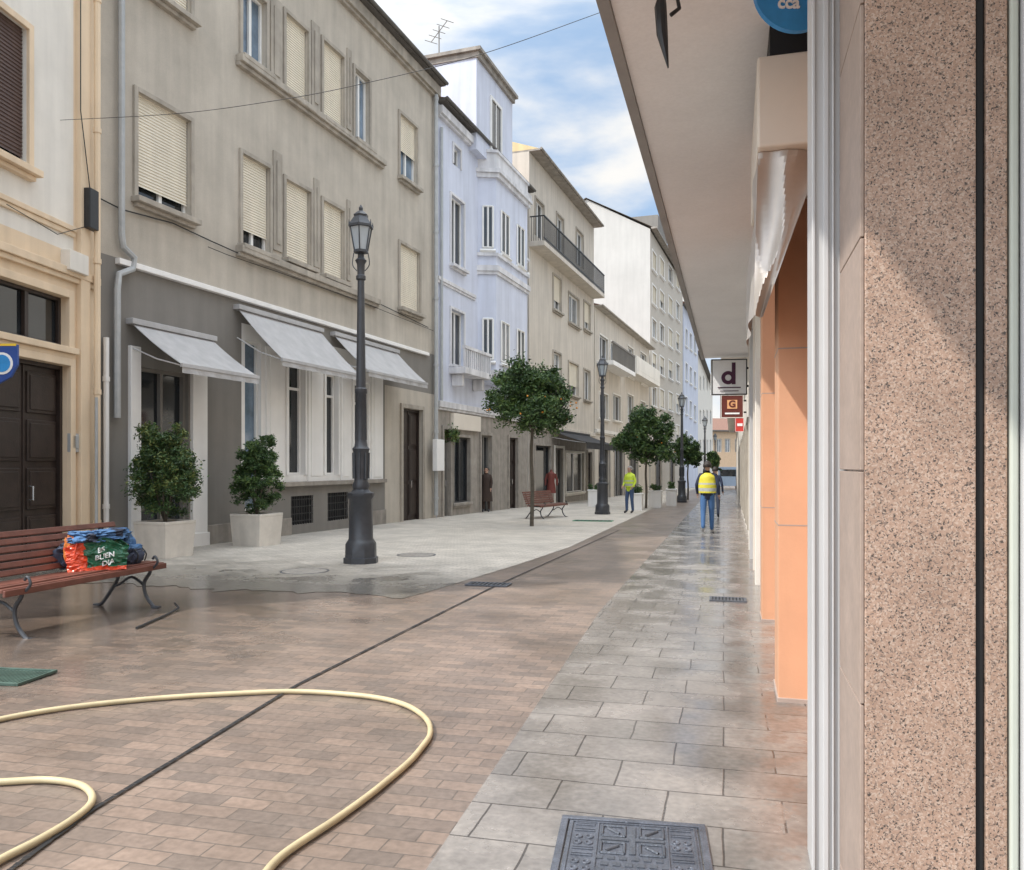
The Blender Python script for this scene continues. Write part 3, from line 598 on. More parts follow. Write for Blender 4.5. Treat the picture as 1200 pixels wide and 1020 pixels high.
sheet('block_paved_street',[(-14,-6),(-.5,-6),(-.5,120),(-14,120)],0,BRN)
SLB=paving('grey_slab_paving',(.245,.225,.205),(.30,.275,.25),(.09,.08,.072),.46,.32,.005,wetdark=.64,r0=.13,r1=.34,wscale=1.6,bumpd=.0025,base=(.36,.58),patch=(-.02,.25,(.27,.22,.19)))
sheet('slab_pavement',[(-.84,-6),(6,-6),(6,120),(-1.2,120),(-1.19,8),(-.93,1.2)],.004,SLB)
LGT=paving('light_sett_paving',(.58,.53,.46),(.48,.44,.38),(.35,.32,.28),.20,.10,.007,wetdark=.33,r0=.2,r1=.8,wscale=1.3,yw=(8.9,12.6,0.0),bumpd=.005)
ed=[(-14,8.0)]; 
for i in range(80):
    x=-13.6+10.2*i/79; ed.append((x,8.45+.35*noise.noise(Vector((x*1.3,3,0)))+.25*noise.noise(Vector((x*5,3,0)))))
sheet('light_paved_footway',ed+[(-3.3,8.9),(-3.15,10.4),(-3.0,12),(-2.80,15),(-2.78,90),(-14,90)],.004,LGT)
m=MB(); pts=[(-40,1060),(110,950),(350,803),(575,690),(725,622)]
P_=[G(*p) for p in pts]
for i in range(len(P_)-1):
    a,b=P_[i],P_[i+1]; n=(b-a).cross(Vector((0,0,1))).normalized(); k=30
    for j in range(k):
        w0=.0115+.006*noise.noise(Vector((j*1.7,i,0))); p=a.lerp(b,j/k);q_=a.lerp(b,(j+.97)/k); z=Vector((0,0,.009)); m.quad([p-n*w0+z,q_-n*w0+z,q_+n*w0+z,p+n*w0+z])
d=m.obj('drain_channel',None,[DRK]); tag(d,'narrow dark slot drain running along the paved street','drain')
def grate(name,px0,px1,py,dep,lab,cat,bars=8,mat=IRN):
    c=G((px0+px1)/2,py,.006); w=(px1-px0)/F*c.y; e=empty(name,c,ANG,lab,cat); m=MB(); h=dep
    m.box(-w/2,w/2,-h/2,-h/2+.03,0.0,.014); m.box(-w/2,w/2,h/2-.03,h/2,0,.014); m.box(-w/2,-w/2+.03,-h/2+.03,h/2-.03,0,.014); m.box(w/2-.03,w/2,-h/2+.03,h/2-.03,0,.014); m.obj('frame',e,[mat]); m=MB()
    m.box(-w/2+.03,w/2-.03,-h/2+.03,h/2-.03,-.002,.006,1)
    for i in range(bars): x=-w/2+.05+(w-.1)*i/(bars-1); m.box(x-.01,x+.01,-h/2+.03,h/2-.03,.0062,.013)
    m.obj('grille',e,[mat,DRK]); return e
grate('drain_grate',547,598,686,.26,'dark iron drain grate in the brown paving beside the slot drain','drain grate',9)
grate('drain_grate',832,874,704,.26,'dark iron drain grate in the grey slabs near the shop wall','drain grate',9)
for px,py,r in ((357,670,.34),(488,651,.33)):
    c=G(px,py,.004); e=empty('manhole_cover',c,0,'round worn manhole cover set in the light paving','manhole'); m=MB(); m.lathe([(0,r),(.006,r),(.006,r-.02),(.0055,r-.02)],28); m.obj('rim',e,[IRN]); m=MB(); m.lathe([(.0056,r-.03),(.0075,r-.035)],28); m.obj('plate',e,[M('worn_iron',(.30,.275,.245),.6,.35,14,.5,40)])
# big manhole
c0=G(659,960);c1=G(826,969); ax=(c1-c0); ax.z=0; w=ax.length; th=math.atan2(ax.y,ax.x)
e=empty('manhole_cover',(c0.x,c0.y,c0.z+.005),th-.03,'large square blue-grey cast iron manhole cover with geometric relief pattern','manhole')
m=MB(); h=.60; f=.028
m.box(0,w,-f,0,0,.014); m.box(0,w,-h,-h+f,0,.014); m.box(0,f,-h+f,-f,0,.014); m.box(w-f,w,-h+f,-f,0,.014); m.obj('frame',e,[IRM],bevel=.003)
m=MB(); m.box(f+.005,w-f-.005,-h+f+.005,-f-.005,0,.009)
x0,x1,y0,y1=f+.015,w-f-.015,-h+f+.015,-f-.015
for a,b,c,d in ((x0,x1,y1-.006,y1),(x0,x1,y0,y0+.006),(x0,x0+.006,y0+.007,y1-.007),(x1-.006,x1,y0+.007,y1-.007),(x0+.10,x0+.106,y0+.007,y1-.007),(x1-.106,x1-.10,y0+.007,y1-.007)): m.box(a,b,c,d,.0088,.014)
for side in (x0+.016,x1-.092):
    for i in range(11):
        yy=y1-.03-.048*i
        if i in (2,3,6,7):
            for j in range(2): m.lathe([(.0085,.016),(.0135,.015),(.0137,.010),(.010,.009)],10,(side+.018+.04*j,yy,0))
        else: m.box(side,side+.075,yy-.004,yy+.004,.0088,.0135); m.box(side,side+.075,yy+.012,yy+.018,.0088,.0135)
m.obj('plate',e,[IRM],bevel=.001)
xm0,xm1=x0+.115,x1-.115; xc=(xm0+xm1)/2; m=MB(); zz=.0115
yc=y1-.135; za,zb_=.0088,.0145
def ln(a,b,c,d): m.tube([(a,b,zz),(c,d,zz)],.0055,6)
m.box(xc-.011,xc+.011,yc-.11,yc+.11,za,zb_); m.box(xc-.115,xc-.012,yc-.010,yc+.010,za,zb_); m.box(xc+.012,xc+.115,yc-.010,yc+.010,za,zb_)
for sx in (-1,1):
    for sy in (-1,1):
        X0,X1=xc+sx*.028,xc+sx*.112; Y0,Y1=yc+sy*.026,yc+sy*.108
        ln(X0,Y0,X1,Y0); ln(X0,Y1,X1,Y1); ln(X1,Y0,X1,Y1); ln(X0,Y0,X0,Y1); ln(X0+sx*.02,Y0+sy*.02,X1-sx*.02,Y1-sy*.02)
for k in range(5):
    yy=y1-.275-.045*k
    for j in range(6): xx=xc-.105+.042*j+(.010 if k%2 else -.010); m.box(xx-.013,xx+.013,yy-.012,yy+.012,za,.0125)
m.obj('relief_emblem',e,[IRN])
# hose
hp=[(300,1045),(330,1008),(400,962),(460,915),(495,880),(504,862),(497,842),(470,828),(420,818),(350,814),(260,817),(170,823),(80,833),(0,847),(-80,868),(-140,890),(-120,915),(-60,924),(0,922),(50,920),(88,925),(106,935),(107,948),(85,966),(45,990),(0,1014),(-40,1040)]
m=MB(); hc=catmull([G(a,b,.018) for a,b in hp],8); hc=[p+Vector((.012*noise.noise(p*2.3),.02*noise.noise(p*2.1+Vector((5,0,0))),0)) for p in hc]; m.tube(hc,.0150,10); hz=m.obj('garden_hose',None,[HOS],smooth=True); tag(hz,'long cream rubber hose looping over the wet paving','hose')
# ---------------------------------------------------------------- lamps
def lamp():
    e=empty('street_lamp',(0,0,0),0,'classic dark iron street lamp with glazed lantern on paved street','street lamp','street lamps along the pedestrian street')
    m=MB(); m.lathe([(0,.27),(.09,.27),(.10,.245),(.30,.24),(.34,.215),(.38,.19),(.98,.18),(1.02,.21),(1.08,.21),(1.10,.15),(1.14,.12)],8)
    m.lathe([(1.14,.12),(1.2,.135),(1.26,.105),(1.32,.10),(1.55,.115),(1.72,.12),(1.76,.135),(1.80,.10),(1.9,.085),(2.6,.078),(2.62,.095),(2.68,.095),(2.70,.075),(4.35,.052),(4.37,.075),(4.42,.075),(4.44,.055),(4.6,.06),(4.66,.09),(4.7,.05),(4.78,.045)],16)
    for q in range(8):
        t=2*math.pi*q/8; m.tube([(.118*math.cos(t),.118*math.sin(t),1.3),(.125*math.cos(t),.125*math.sin(t),1.7)],.014,5); t+=.39
        m.tube([(.085*math.cos(t),.085*math.sin(t),1.9),(.077*math.cos(t),.077*math.sin(t),2.6)],.008,4)
    m.obj('post',e,[LMP],smooth=True)
    m=MB(); m.lathe([(4.82,.10),(5.16,.165)],6); ln_=m.obj('lantern_glass',e,[M('lantern_glass',(.38,.42,.45),.1,.1,3,spec=.8)])
    m=MB()
    m.lathe([(4.76,.05),(4.78,.12),(4.82,.115),(4.822,.09)],6)
    for q in range(6):
        t=2*math.pi*(q+.5)/6; m.tube([(.105*math.cos(t),.105*math.sin(t),4.8),(.172*math.cos(t),.172*math.sin(t),5.17)],.011,5)
    m.lathe([(5.16,.17),(5.165,.20),(5.20,.20),(5.24,.17),(5.33,.11),(5.36,.12),(5.40,.07),(5.43,.03),(5.47,.035),(5.52,.006)],6)
    for q in range(6):
        t=2*math.pi*(q+.5)/6; m.tube([(.19*math.cos(t),.19*math.sin(t),5.2),(.19*math.cos(t),.19*math.sin(t),5.27)],[.014,.004],5)
    for s in (0,1):
        P=[(.06*math.cos(s*math.pi),0,4.5),(.13*math.cos(s*math.pi),0,4.6),(.11*math.cos(s*math.pi),0,4.78)]; m.tube(catmull(P,4),.008,5)
    m.obj('lantern_frame',e,[LMP]); return e
l0=lamp(); c=G(423,660); l0.location=c
for px,py in ((706,603),(799,589),(826,580),(838,573.5)):
    copy_tree(l0,G(px,py),.3)
# ---------------------------------------------------------------- trees / bushes
def crown(name,parent,blobs,n,ls,mats,seed,spread=.14):
    r=random.Random(seed); m=MB(); cl=[]
    for (cx,cy,cz,rx,ry,rz,k) in blobs:
        for i in range(k):
            while 1:
                p=Vector((r.uniform(-1,1),r.uniform(-1,1),r.uniform(-1,1)))
                if .25<p.length<1: break
            cl.append((Vector((cx+p.x*rx,cy+p.y*ry,cz+p.z*rz)),r.uniform(.5,1.2),p.length, r.random()))
    R0=sum(b[3] for b in blobs)/len(blobs)
    for i in range(n):
        c,sz,pl,bias=cl[i%len(cl)]
        d=Vector((r.gauss(0,1),r.gauss(0,1),r.gauss(0,.85))); p=c+d*(spread*sz*R0)
        a=Vector((r.gauss(0,1),r.gauss(0,1),r.gauss(-.2,.7))).normalized(); b=a.cross(Vector((r.gauss(0,1),r.gauss(0,1),r.gauss(0,1)))).normalized()
        L_=ls*r.uniform(.7,1.3); nrm=a.cross(b)*L_*.15
        x=r.random()*.6+bias*.4; mi=0 if x<.36 else (1 if x<.68 else 2)
        m.quad([p-a*L_,p+b*L_*.42+nrm,p+a*L_,p-b*L_*.42+nrm],mi)
    return m.obj(name,parent,mats)
def tree(px,py,cw,ct,cb,label,n,ls,seed,fruit=0):
    b=G(px,py); e=empty('orange_tree',b,0,label,'tree','orange trees along the street'); r=random.Random(seed)
    k=F/b.y; h0=(py-cb)/k; h1=(py-ct)/k; rad=cw/2/k; H=(h1-h0)
    m=MB(); lean=.03; top=Vector((lean,0,h0+H*.15)); m.tube(catmull([(0,0,-.05),(.02,.01,h0*.4),(-.01,0,h0*.8),top],4),[.055-.018*i/12 for i in range(13)],8)
    for i in range(7):
        t=2*math.pi*i/7+r.random(); q=Vector((math.cos(t)*rad*.6,math.sin(t)*rad*.6,h0+H*r.uniform(.4,.8))); mid=top.lerp(q,.5)+Vector((0,0,-.05)); m.tube([top-Vector((0,0,.1)),mid,q],[.03,.018,.006],6)
    m.obj('trunk',e,[BRK],smooth=True)
    bl=[(0,0,h0+H*.47,rad*.78,rad*.78,H*.42,80)]
    for i in range(12):
        t=2*math.pi*i/12+r.random()*.5; g=r.uniform(.5,.74); bl.append((math.cos(t)*rad*g,math.sin(t)*rad*g,h0+H*r.uniform(.2,.8),rad*r.uniform(.22,.4),rad*.3,H*r.uniform(.12,.22),10))
    crown('crown',e,bl,n,ls,[LF1,LF2,LF3],seed,.24)
    for i in range(fruit):
        t=r.uniform(math.pi,2*math.pi); q=(math.cos(t)*rad*r.uniform(.65,1.0),math.sin(t)*rad*.8,h0+H*r.uniform(.2,.65)); m=MB(); m.ball(q,.026,.026,.026); m.obj('orange_fruit',e,[ORF],smooth=True)
    return e
tree(623,617,110,422,512,'small orange tree with slim trunk and ripe fruit in paving',20000,.052,3,14)
tree(757,596,78,472,546,'round orange tree with dense dark crown beside white planters',14000,.075,5,5)
tree(806,586,36,508,549,'dark round street tree beside a lamp post',5500,.09,8)
tree(836,578,18,526,553,'small distant round street tree',2200,.12,9)
def planter(px,py,wpx,hpx,bw,bt,label,seed,tip):
    c=G(px,py); k=F/c.y; w=wpx/k*.82; h=hpx/k; e=empty('potted_shrub',c+Vector((0,w/2,0)),ANG-.12,label,'plant','potted shrubs outside the grey building'); m=MB()
    def fr(z0,z1,a,b):
        m.quad([(-a,-a,z0),(a,-a,z0),(b,-b,z1),(-b,-b,z1)]);m.quad([(a,-a,z0),(a,a,z0),(b,b,z1),(b,-b,z1)]);m.quad([(a,a,z0),(-a,a,z0),(-b,b,z1),(b,b,z1)]);m.quad([(-a,a,z0),(-a,-a,z0),(-b,-b,z1),(-b,b,z1)])
    fr(-.03,h-.051,w*.44,w*.495)
    m.quad([(-w*.45,-w*.45,h-.04),(w*.45,-w*.45,h-.04),(w*.45,w*.45,h-.04),(-w*.45,w*.45,h-.04)],1)
    for a,b,c_,d in ((-.5,.5,-.5,-.45),(-.5,.5,.45,.5),(-.5,-.45,-.45,.45),(.45,.5,-.45,.45)): m.box(a*w,b*w,c_*w,d*w,h-.05,h+.002)
    m.obj('pot',e,[CON,M('soil',(.05,.035,.025))],bevel=.006)
    H=(py-bt)/k-h; rw=bw/2/k; bl=[(0,0,h+H*.34,rw*.88,rw*.8,H*.33,90),(0,0,h+H*.60,rw*.78*tip,rw*.7*tip,H*.28,60)]
    r=random.Random(seed)
    for i in range(9): t=r.uniform(0,6.28); bl.append((math.cos(t)*rw*.45*tip,math.sin(t)*rw*.4,h+H*r.uniform(.55,.93),rw*.22,rw*.22,H*.09,6))
    m=MB(); 
    for i in range(6): t=i*1.05; m.tube([(0,0,h-.05),(math.cos(t)*rw*.2,math.sin(t)*rw*.2,h+H*.3),(math.cos(t)*rw*.4,math.sin(t)*rw*.4,h+H*.6)],[.02,.014,.005],5)
    m.obj('stem',e,[BRK]); crown('foliage',e,bl,17000,.030,[LF1,LF2,LFY if seed==2 else LF3],seed,.26)
planter(183,655,60,43,100,498,'leafy green shrub in square pale concrete planter',2,1.05)
planter(294,641,53,38,68,508,'narrower green shrub in square pale concrete planter',4,.95)
for i,(px,py,w_) in enumerate(((745,598,16),(768,595,15),(787,593,12),(697,594,14))):
    c=G(px,py); k=F/c.y; w=w_/k/2; h=20/k; e=empty('white_planter',c,ANG,'white box planter standing on the pavement','planter','white planters along the street')
    m=MB(); m.box(-w,w,-w,w,-.03,h-.06); m.box(-w-.03,w+.03,-w-.03,w+.03,h-.06,h); m.obj('pot',e,[WHT],bevel=.02); crown('foliage',e,[(0,0,h+.12,w*.9,w*.9,.15,10)],300,.06,[LF1,LF2,LF3],20+i,.2)
pc=W(527,512,27.0); e=empty('hanging_basket',pc,0,'small green plant in a hanging basket by the blue house','plant'); m=MB(); m.lathe([(-.2,.08),(-.05,.2),(0,.2)],12); m.tube([(0,0,0),(0,.0,.5),(0,.6,.55)],.012,5); m.obj('basket',e,[BRK]); crown('foliage',e,[(0,0,.05,.28,.28,.18,14)],900,.05,[LF2,LF3,LFY],31,.3)
# ---------------------------------------------------------------- benches
def bench(label,loc,rz):
    e=empty('park_bench',loc,rz,label,'bench','park benches')
    m=MB(); Lh=.98
    for i,(x,z) in enumerate(((.25,.405),(.17,.415),(.09,.415),(.01,.41),(-.07,.405),(-.15,.40))): m.box(x-.032,x+.032,-Lh,Lh,z,z+.032)
    m.box(.284,.312,-Lh,Lh,.375,.43); m.obj('seat',e,[WOO],bevel=.006)
    m=MB()
    for i in range(6):
        t=i/5; x=-.205-.13*t; z=.49+.33*t; Mx=Matrix.Translation((x,0,z))@Matrix.Rotation(-.38,4,'Y'); m.box(-.014,.014,-Lh,Lh,-.027,.027,mat=Mx)
    m.obj('backrest',e,[WOO],bevel=.005)
    for s in (-.78,.78):
        m=MB()
        m.tube(catmull([(.34,s,.0),(.30,s,.02),(.22,s,.12),(.20,s,.25),(.27,s,.36),(.22,s,.395)],5),.018,6)
        m.tube(catmull([(-.36,s,0),(-.31,s,.02),(-.22,s,.13),(-.12,s,.28),(-.13,s,.39)],5),.018,6)
        m.tube(catmull([(.20,s,.22),(.05,s,.30),(-.10,s,.22),(-.16,s,.2)],5),.014,6)
        m.tube(catmull([(.30,s,.39),(.0,s,.39),(-.17,s,.385),(-.23,s,.5),(-.36,s,.84)],5),.018,6)
        m.tube(catmull([(.31,s,.4),(.36,s,.46),(.33,s,.52),(.30,s,.49)],4),.012,6)
        m.box(.30,.38,s-.03,s+.03,-.005,.012); m.box(-.40,-.32,s-.03,s+.03,-.005,.012)
        m.obj('leg',e,[LMP],smooth=True)
    return e
bc=G(38,750).lerp(G(178,712),.5); off=Vector((cG,-sG,0))*-.34; bloc=bc+off; bloc.z=-SL*bloc.y
bench('red-brown slatted wooden bench with iron legs and bags on it',bloc,ANG)
c=G(640,607); bench('red-brown slatted wooden bench near an orange tree',c+Vector((0,0,0)),ANG-.25)
MBn=Matrix.Translation(bloc)@Matrix.Rotation(ANG,4,'Z')
def onb(x,y,z): return MBn@Vector((x,y,z))
def lump(name,parent,c,r,mats,seed,amp=.25,mf=None,n=56,k=36):
    m=MB(); m.ball((0,0,0),1,1,1,0,n,k); vs=[]
    for v in m.v:
        p=Vector(v); sq=Vector((math.copysign(abs(p.x)**.7,p.x),math.copysign(abs(p.y)**.7,p.y),math.copysign(abs(p.z)**.7,p.z)))
        rg=1-abs(noise.noise(p*3.0+Vector((seed,9,0))))*2.4; rg2=1-abs(noise.noise(p*6.5+Vector((seed,2,7))))*2.4
        f=1+amp*noise.noise(p*1.6+Vector((seed,0,0)))+amp*.45*rg+amp*.22*rg2
        q=Vector((sq.x*r[0],sq.y*r[1],sq.z*r[2]))*f; q.z=max(q.z,-r[2]*.9); vs.append(tuple(q+Vector(c)))
    m.v=vs
    if mf: m.m=[mf(sum((Vector(vs[i]) for i in f),Vector())/len(f)) for f in m.f]
    return m.obj(name,parent,mats,smooth=True)
RED=plain('orange_red_plastic',(.70,.08,.03),.3);GRN=plain('green_plastic',(.02,.11,.055),.3);BLF=plain('blue_fabric',(.06,.14,.28),.85,.3);DBL=plain('dark_fabric',(.04,.05,.08),.85);WTT=plain('white_print',(.78,.78,.75),.5);ORN=plain('orange_fabric',(.65,.20,.04),.7)
e=empty('shopping_bag',onb(.07,.28,.44),.55,'crumpled red and green shopping bag with white lettering on bench','bag')
m=MB(); n=34; w,hh,t=.25,.29,.11
def bagpt(u,v,s):
    x=(u-.5)*2*w*(1+.10*v); z=v*hh; d=t*(1-.45*v)*(1-.35*abs(u*2-1)**3)
    fold=(1-abs(noise.noise(Vector((u*4+v*2,v*3,s*2)))*3))*.022+(1-abs(noise.noise(Vector((u*9-v*3,v*8,s)))*3))*.010
    d+=fold
    return Vector((x+.02*noise.noise(Vector((v*6,u*3,s+3))), s*d, z+.05*v*noise.noise(Vector((u*4,s,1)))-.06*v*abs(u*2-1)**2))
def bmat(u,v):
    k=noise.noise(Vector((u*3,v*3,4)))*.12
    return 0 if (u<.36-.10*v+k or v<.12+k) else 1
for s in (-1,1):
    for i in range(n):
        for j in range(n):
            q4=[bagpt((i+a)/n,(j+b)/n,s) for a,b in ((0,0),(1,0),(1,1),(0,1))]; 
            if s==1:q4=q4[::-1]
            m.quad(q4,bmat((i+.5)/n,(j+.5)/n))
for j in range(n):
    for u in (0,1): m.quad([bagpt(u,j/n,-1),bagpt(u,j/n,1),bagpt(u,(j+1)/n,1),bagpt(u,(j+1)/n,-1)],0)
for i in range(n): m.quad([bagpt(i/n,0,-1),bagpt((i+1)/n,0,-1),bagpt((i+1)/n,0,1),bagpt(i/n,0,1)],0)
m.obj('bag_body',e,[RED,GRN],smooth=True)
for tx,z,cx_ in (('ES',.195,.03),('BUEN',.135,.06),('DIA',.072,.09)):
    o=text(tx,.066,WTT,e,(0,0,0),(0,0,0),ex=.0,bold=.002)
    bm=bmesh.new(); bm.from_mesh(o.data); bmesh.ops.triangulate(bm,faces=bm.faces[:])
    for it in range(2): bmesh.ops.subdivide_edges(bm,edges=[ed_ for ed_ in bm.edges if ed_.calc_length()>.012],cuts=1); bmesh.ops.triangulate(bm,faces=bm.faces[:])
    for v in bm.verts:
        X=v.co.x+cx_; Z=z+v.co.y+.22*v.co.x; u=X/(2*w)+.5; vv=max(0,min(1,Z/hh)); p=bagpt(u,vv,-1); v.co=Vector((X,p.y-.008,Z))
    bm.to_mesh(o.data); bm.free()
m=MB(); m.tube(catmull([(-.12,-.05,hh-.05),(-.16,-.08,hh+.03),(-.20,-.09,.12),(-.17,-.10,.16)],5),.008,6); m.obj('handle',e,[RED],smooth=True)
j=empty('blue_jacket',onb(-.12,.40,.44),ANG,'crumpled blue jacket draped over the shopping bag on the bench','jacket'); lump('cloth',j,(.11,.0,.315),(.15,.27,.05),[BLF,DBL],3,.42,lambda c:1 if noise.noise(c*5)>.3 else 0); lump('cloth_sleeve',j,(.03,-.26,.2),(.05,.05,.12),[ORN],5,.35); lump('jacket_lining',j,(-.06,.0,.13),(.09,.28,.14),[DBL],9,.3); lump('hanging_sleeve',j,(.14,.30,.14),(.06,.10,.13),[BLF],15,.4)
j=empty('dark_rucksack',onb(.05,.76,.44),ANG,'small dark grey rucksack beside the shopping bag on bench','rucksack'); lump('rucksack_body',j,(0,-.03,.09),(.12,.12,.10),[DBL,BLF],12,.3,lambda c:1 if c.z>.16 else 0)
for yy in (-.07,.05): m=MB(); m.tube(catmull([(.13,yy,.03),(.15,yy,.10),(.10,yy,.16)],5),.007,6); m.obj('strap',j,[BLK],smooth=True)
m=MB(); a=G(160,738,.014);b=G(200,720,.014);c=G(209,716,.03); m.tube([a,b,c,G(205,713,.05)],.011,8); tl=m.obj('crowbar',None,[BLK],smooth=True); tag(tl,'dark metal crowbar lying on wet paving by the bench','tool')
gb=empty('green_crate_lid',G(4,795),ANG+.1,'dark green slotted plastic crate lid lying on the paving','crate lid'); m=MB()
m.box(-.42,.24,-.16,.16,0.004,.014)
for i in range(24): m.box(-.41+.0265*i,-.395+.0265*i,-.14,.14,.0135,.019)
m.box(-.42,.24,-.18,-.16,.004,.024);m.box(-.42,.24,.16,.18,.004,.024);m.box(.24,.26,-.18,.18,.004,.024); m.obj('lid_panel',gb,[plain('green_crate',(.055,.095,.075),.5,.4)],bevel=.003)
gm=grate('green_floor_grate',672,718,611,.5,'green metal tree grate lying on the paving','grate',10,plain('green_paint',(.03,.22,.12),.5))
# ---------------------------------------------------------------- people
def person(loc,rz,label,H,mats,steps=(.0,.0),arms=None,hairm=None,coat=False,hood=False):
    k=H/1.75; e=empty('person',loc,rz,label,'person')
    arms=arms or (((.23,-.06,1.14),(.25,.05,.92)),((-.23,.04,1.14),(-.22,.14,.93)))
    J=[(0,0,.96),(0,0,1.12),(0,-.005,1.32),(0,0,1.44),(0,.01,1.52),(0,.02,1.60),(0,.02,1.68),(0,.01,1.73)]
    rr=[(.155,.115),(.14,.10),(.165,.115),(.10,.075),(.052,.055),(.07,.085),(.078,.095),(.05,.06)]
    E=[(0,1,'top'),(1,2,'top'),(2,3,'top'),(3,4,'skin'),(4,5,'skin'),(5,6,'skin'),(6,7,'skin')]
    for sgn,(el,wr) in zip((1,-1),arms):
        i=len(J); hd=Vector(wr)+(Vector(wr)-Vector(el)).normalized()*.08
        J+=[(sgn*.17,-.005,1.41),el,wr,tuple(hd)]; rr+=[(.062,.062),(.045,.045),(.030,.032),(.022,.036)]
        E+=[(2,i,'top'),(i,i+1,'top'),(i+1,i+2,'top'),(i+2,i+3,'skin')]
    for sgn,st in zip((1,-1),steps):
        i=len(J); kn=(sgn*.10,st*.45+.03,.50+ (.02 if st<0 else 0)); an=(sgn*.10,st,.10+(.05 if st<-.1 else 0))
        J+=[(sgn*.09,0,.88),kn,an,(sgn*.11,st+.15,.04)]; rr+=[(.098,.10),(.066,.068),(.046,.05),(.042,.032)]
        E+=[(0,i,'legs'),(i,i+1,'legs'),(i+1,i+2,'legs'),(i+2,i+3,'shoe')]
    me=bpy.data.meshes.new('b'); me.from_pydata(J,[(a,b) for a,b,_ in E],[]); o=bpy.data.objects.new('b',me); COL.objects.link(o)
    o.modifiers.new('s','SKIN'); 
    for v,r in zip(me.skin_vertices[0].data,rr): v.radius=r
    me.skin_vertices[0].data[0].use_root=True
    ss=o.modifiers.new('u','SUBSURF'); ss.levels=2; ss.render_levels=2
    bpy.context.view_layer.update(); bm_=bpy.data.meshes.new_from_object(o.evaluated_get(bpy.context.evaluated_depsgraph_get())); bpy.data.objects.remove(o)
    keys=['skin','top','legs','shoe','dark']; m=MB(); m.v=[tuple(v.co) for v in bm_.vertices]
    def near(c):
        best=9;bk='top'
        for a,b,t in E:
            A=Vector(J[a]);D=Vector(J[b])-A; u=max(0,min(1,(c-A).dot(D)/D.length_squared)); d=(A+D*u-c).length-(rr[a][0]*(1-u)+rr[b][0]*u)
            if d<best: best=d;bk=t
        return keys.index(bk)
    for p in bm_.polygons: m.f.append(tuple(p.vertices)); m.m.append(near(p.center))
    m.ball((0,.118,1.615),.014,.022,.02,0,8,5)
    for s in (-1,1): m.ball((s*.082,.015,1.62),.012,.022,.032,0,8,5); m.ball((s*.032,.102,1.645),.012,.008,.008,4,8,5)
    m.ball((0,.103,1.572),.024,.008,.006,4,8,4)
    for (el,wr),sgn in zip(arms,(1,-1)):
        d=(Vector(wr)-Vector(el)).normalized(); hd=Vector(wr)+d*.07; f=Vector((0,1,0)); f=(f-d*f.dot(d)).normalized(); side=d.cross(f)*-sgn
        for q,l in zip((-1.5,-.5,.5,1.5),(.06,.075,.08,.07)):
            b0=hd+f*q*.018; m.tube([b0,b0+d*l*.5,b0+d*l*.95-side*.02],[.009,.0085,.006],6,0)
        b0=Vector(wr)+d*.03+f*.025; m.tube([b0,b0+d*.03+f*.025,b0+d*.06+f*.03],[.011,.010,.007],6,0)
    body=m.obj('body',e,[mats['skin'],mats['top'],mats['legs'],mats['shoe'],BLK],smooth=True); body.scale=(k,k,k)
    h=MB(); n=16; kk=9
    prof=[(math.cos(math.pi*.62*j/kk)*.118,max(.003,math.sin(math.pi*.62*j/kk))*.105) for j in range(kk+1)]
    h.lathe(prof[::-1],n,(0,-.012,1.645),0,1.0,1.12)
    h.v=[(x,y-(.0 if z>1.68 else .03),z) for x,y,z in h.v]
    hh_=h.obj('hood' if hood else 'hair',e,[hairm or BLK],smooth=True); hh_.scale=(k,k,k)
    return e,k
def vest(e,k,c,refl,z0=1.0,z1=1.47,name='safety_vest',rx=.20,ry=.15):
    m=MB(); n=20; prof=[]; zs=[z0+(z1-z0)*i/12 for i in range(13)]
    for i,z in enumerate(zs):
        t=(z-z0)/(z1-z0); r=1.0 if t<.75 else 1-.55*((t-.75)/.25)**2
        prof.append((z,rx*r*(.97+.05*math.sin(t*5))))
    m.lathe(prof,n,(0,0,0),0,1,ry/rx,mf=lambda j,q:1 if j in (1,2,5) else 0)
    m.v=[(x+.004*noise.noise(Vector((x*20,y*20,z*12))),y+.01*noise.noise(Vector((x*9,y*9,z*9))),z) for x,y,z in m.v]
    o=m.obj(name,e,[c,refl],smooth=True); o.scale=(k,k,k)
YV=plain('hi_vis_yellow',(.56,.70,.05),.6); YV2=plain('safety_yellow',(.66,.58,.05),.6); RF=plain('reflective_grey',(.45,.46,.42),.35); JN=plain('blue_jeans',(.06,.14,.30),.85); NV=plain('navy_fabric',(.02,.028,.06),.8); DKT=plain('dark_trousers',(.05,.06,.09),.8); SHO=plain('dark_shoes',(.03,.03,.035),.5); WSH=plain('pale_shoes',(.45,.45,.45),.5); COT=plain('brown_coat',(.05,.032,.025),.85); HR=plain('dark_hair',(.02,.014,.01),.6); GYH=plain('grey_hair',(.25,.24,.23),.7)
e,k=person(G(829,625),ANG,'person walking away in yellow safety vest, black sleeves and blue jeans',1.68,dict(skin=SKN,top=NV,legs=JN,shoe=WSH),(.16,-.18),(((.26,-.06,1.17),(.27,.03,.95)),((-.26,.0,1.17),(-.24,.12,.97))),HR,hood=True); vest(e,k,YV2,RF,.98,1.47,'safety_vest',.215,.165)
e,k=person(G(738,602),ANG+2.6,'worker in bright yellow high visibility shirt and blue trousers standing',1.68,dict(skin=SKN,top=YV,legs=plain('work_trousers',(.05,.09,.18)),shoe=SHO),(.05,-.06),(((.26,-.02,1.16),(.20,.14,1.02)),((-.27,.0,1.16),(-.22,.12,1.0))),GYH); vest(e,k,YV,RF,.98,1.47,'work_shirt')
e,k=person(G(838,607.5),ANG,'person in black jacket and dark trousers walking away',1.62,dict(skin=SKN,top=NV,legs=DKT,shoe=SHO),(-.12,.12),None,HR)
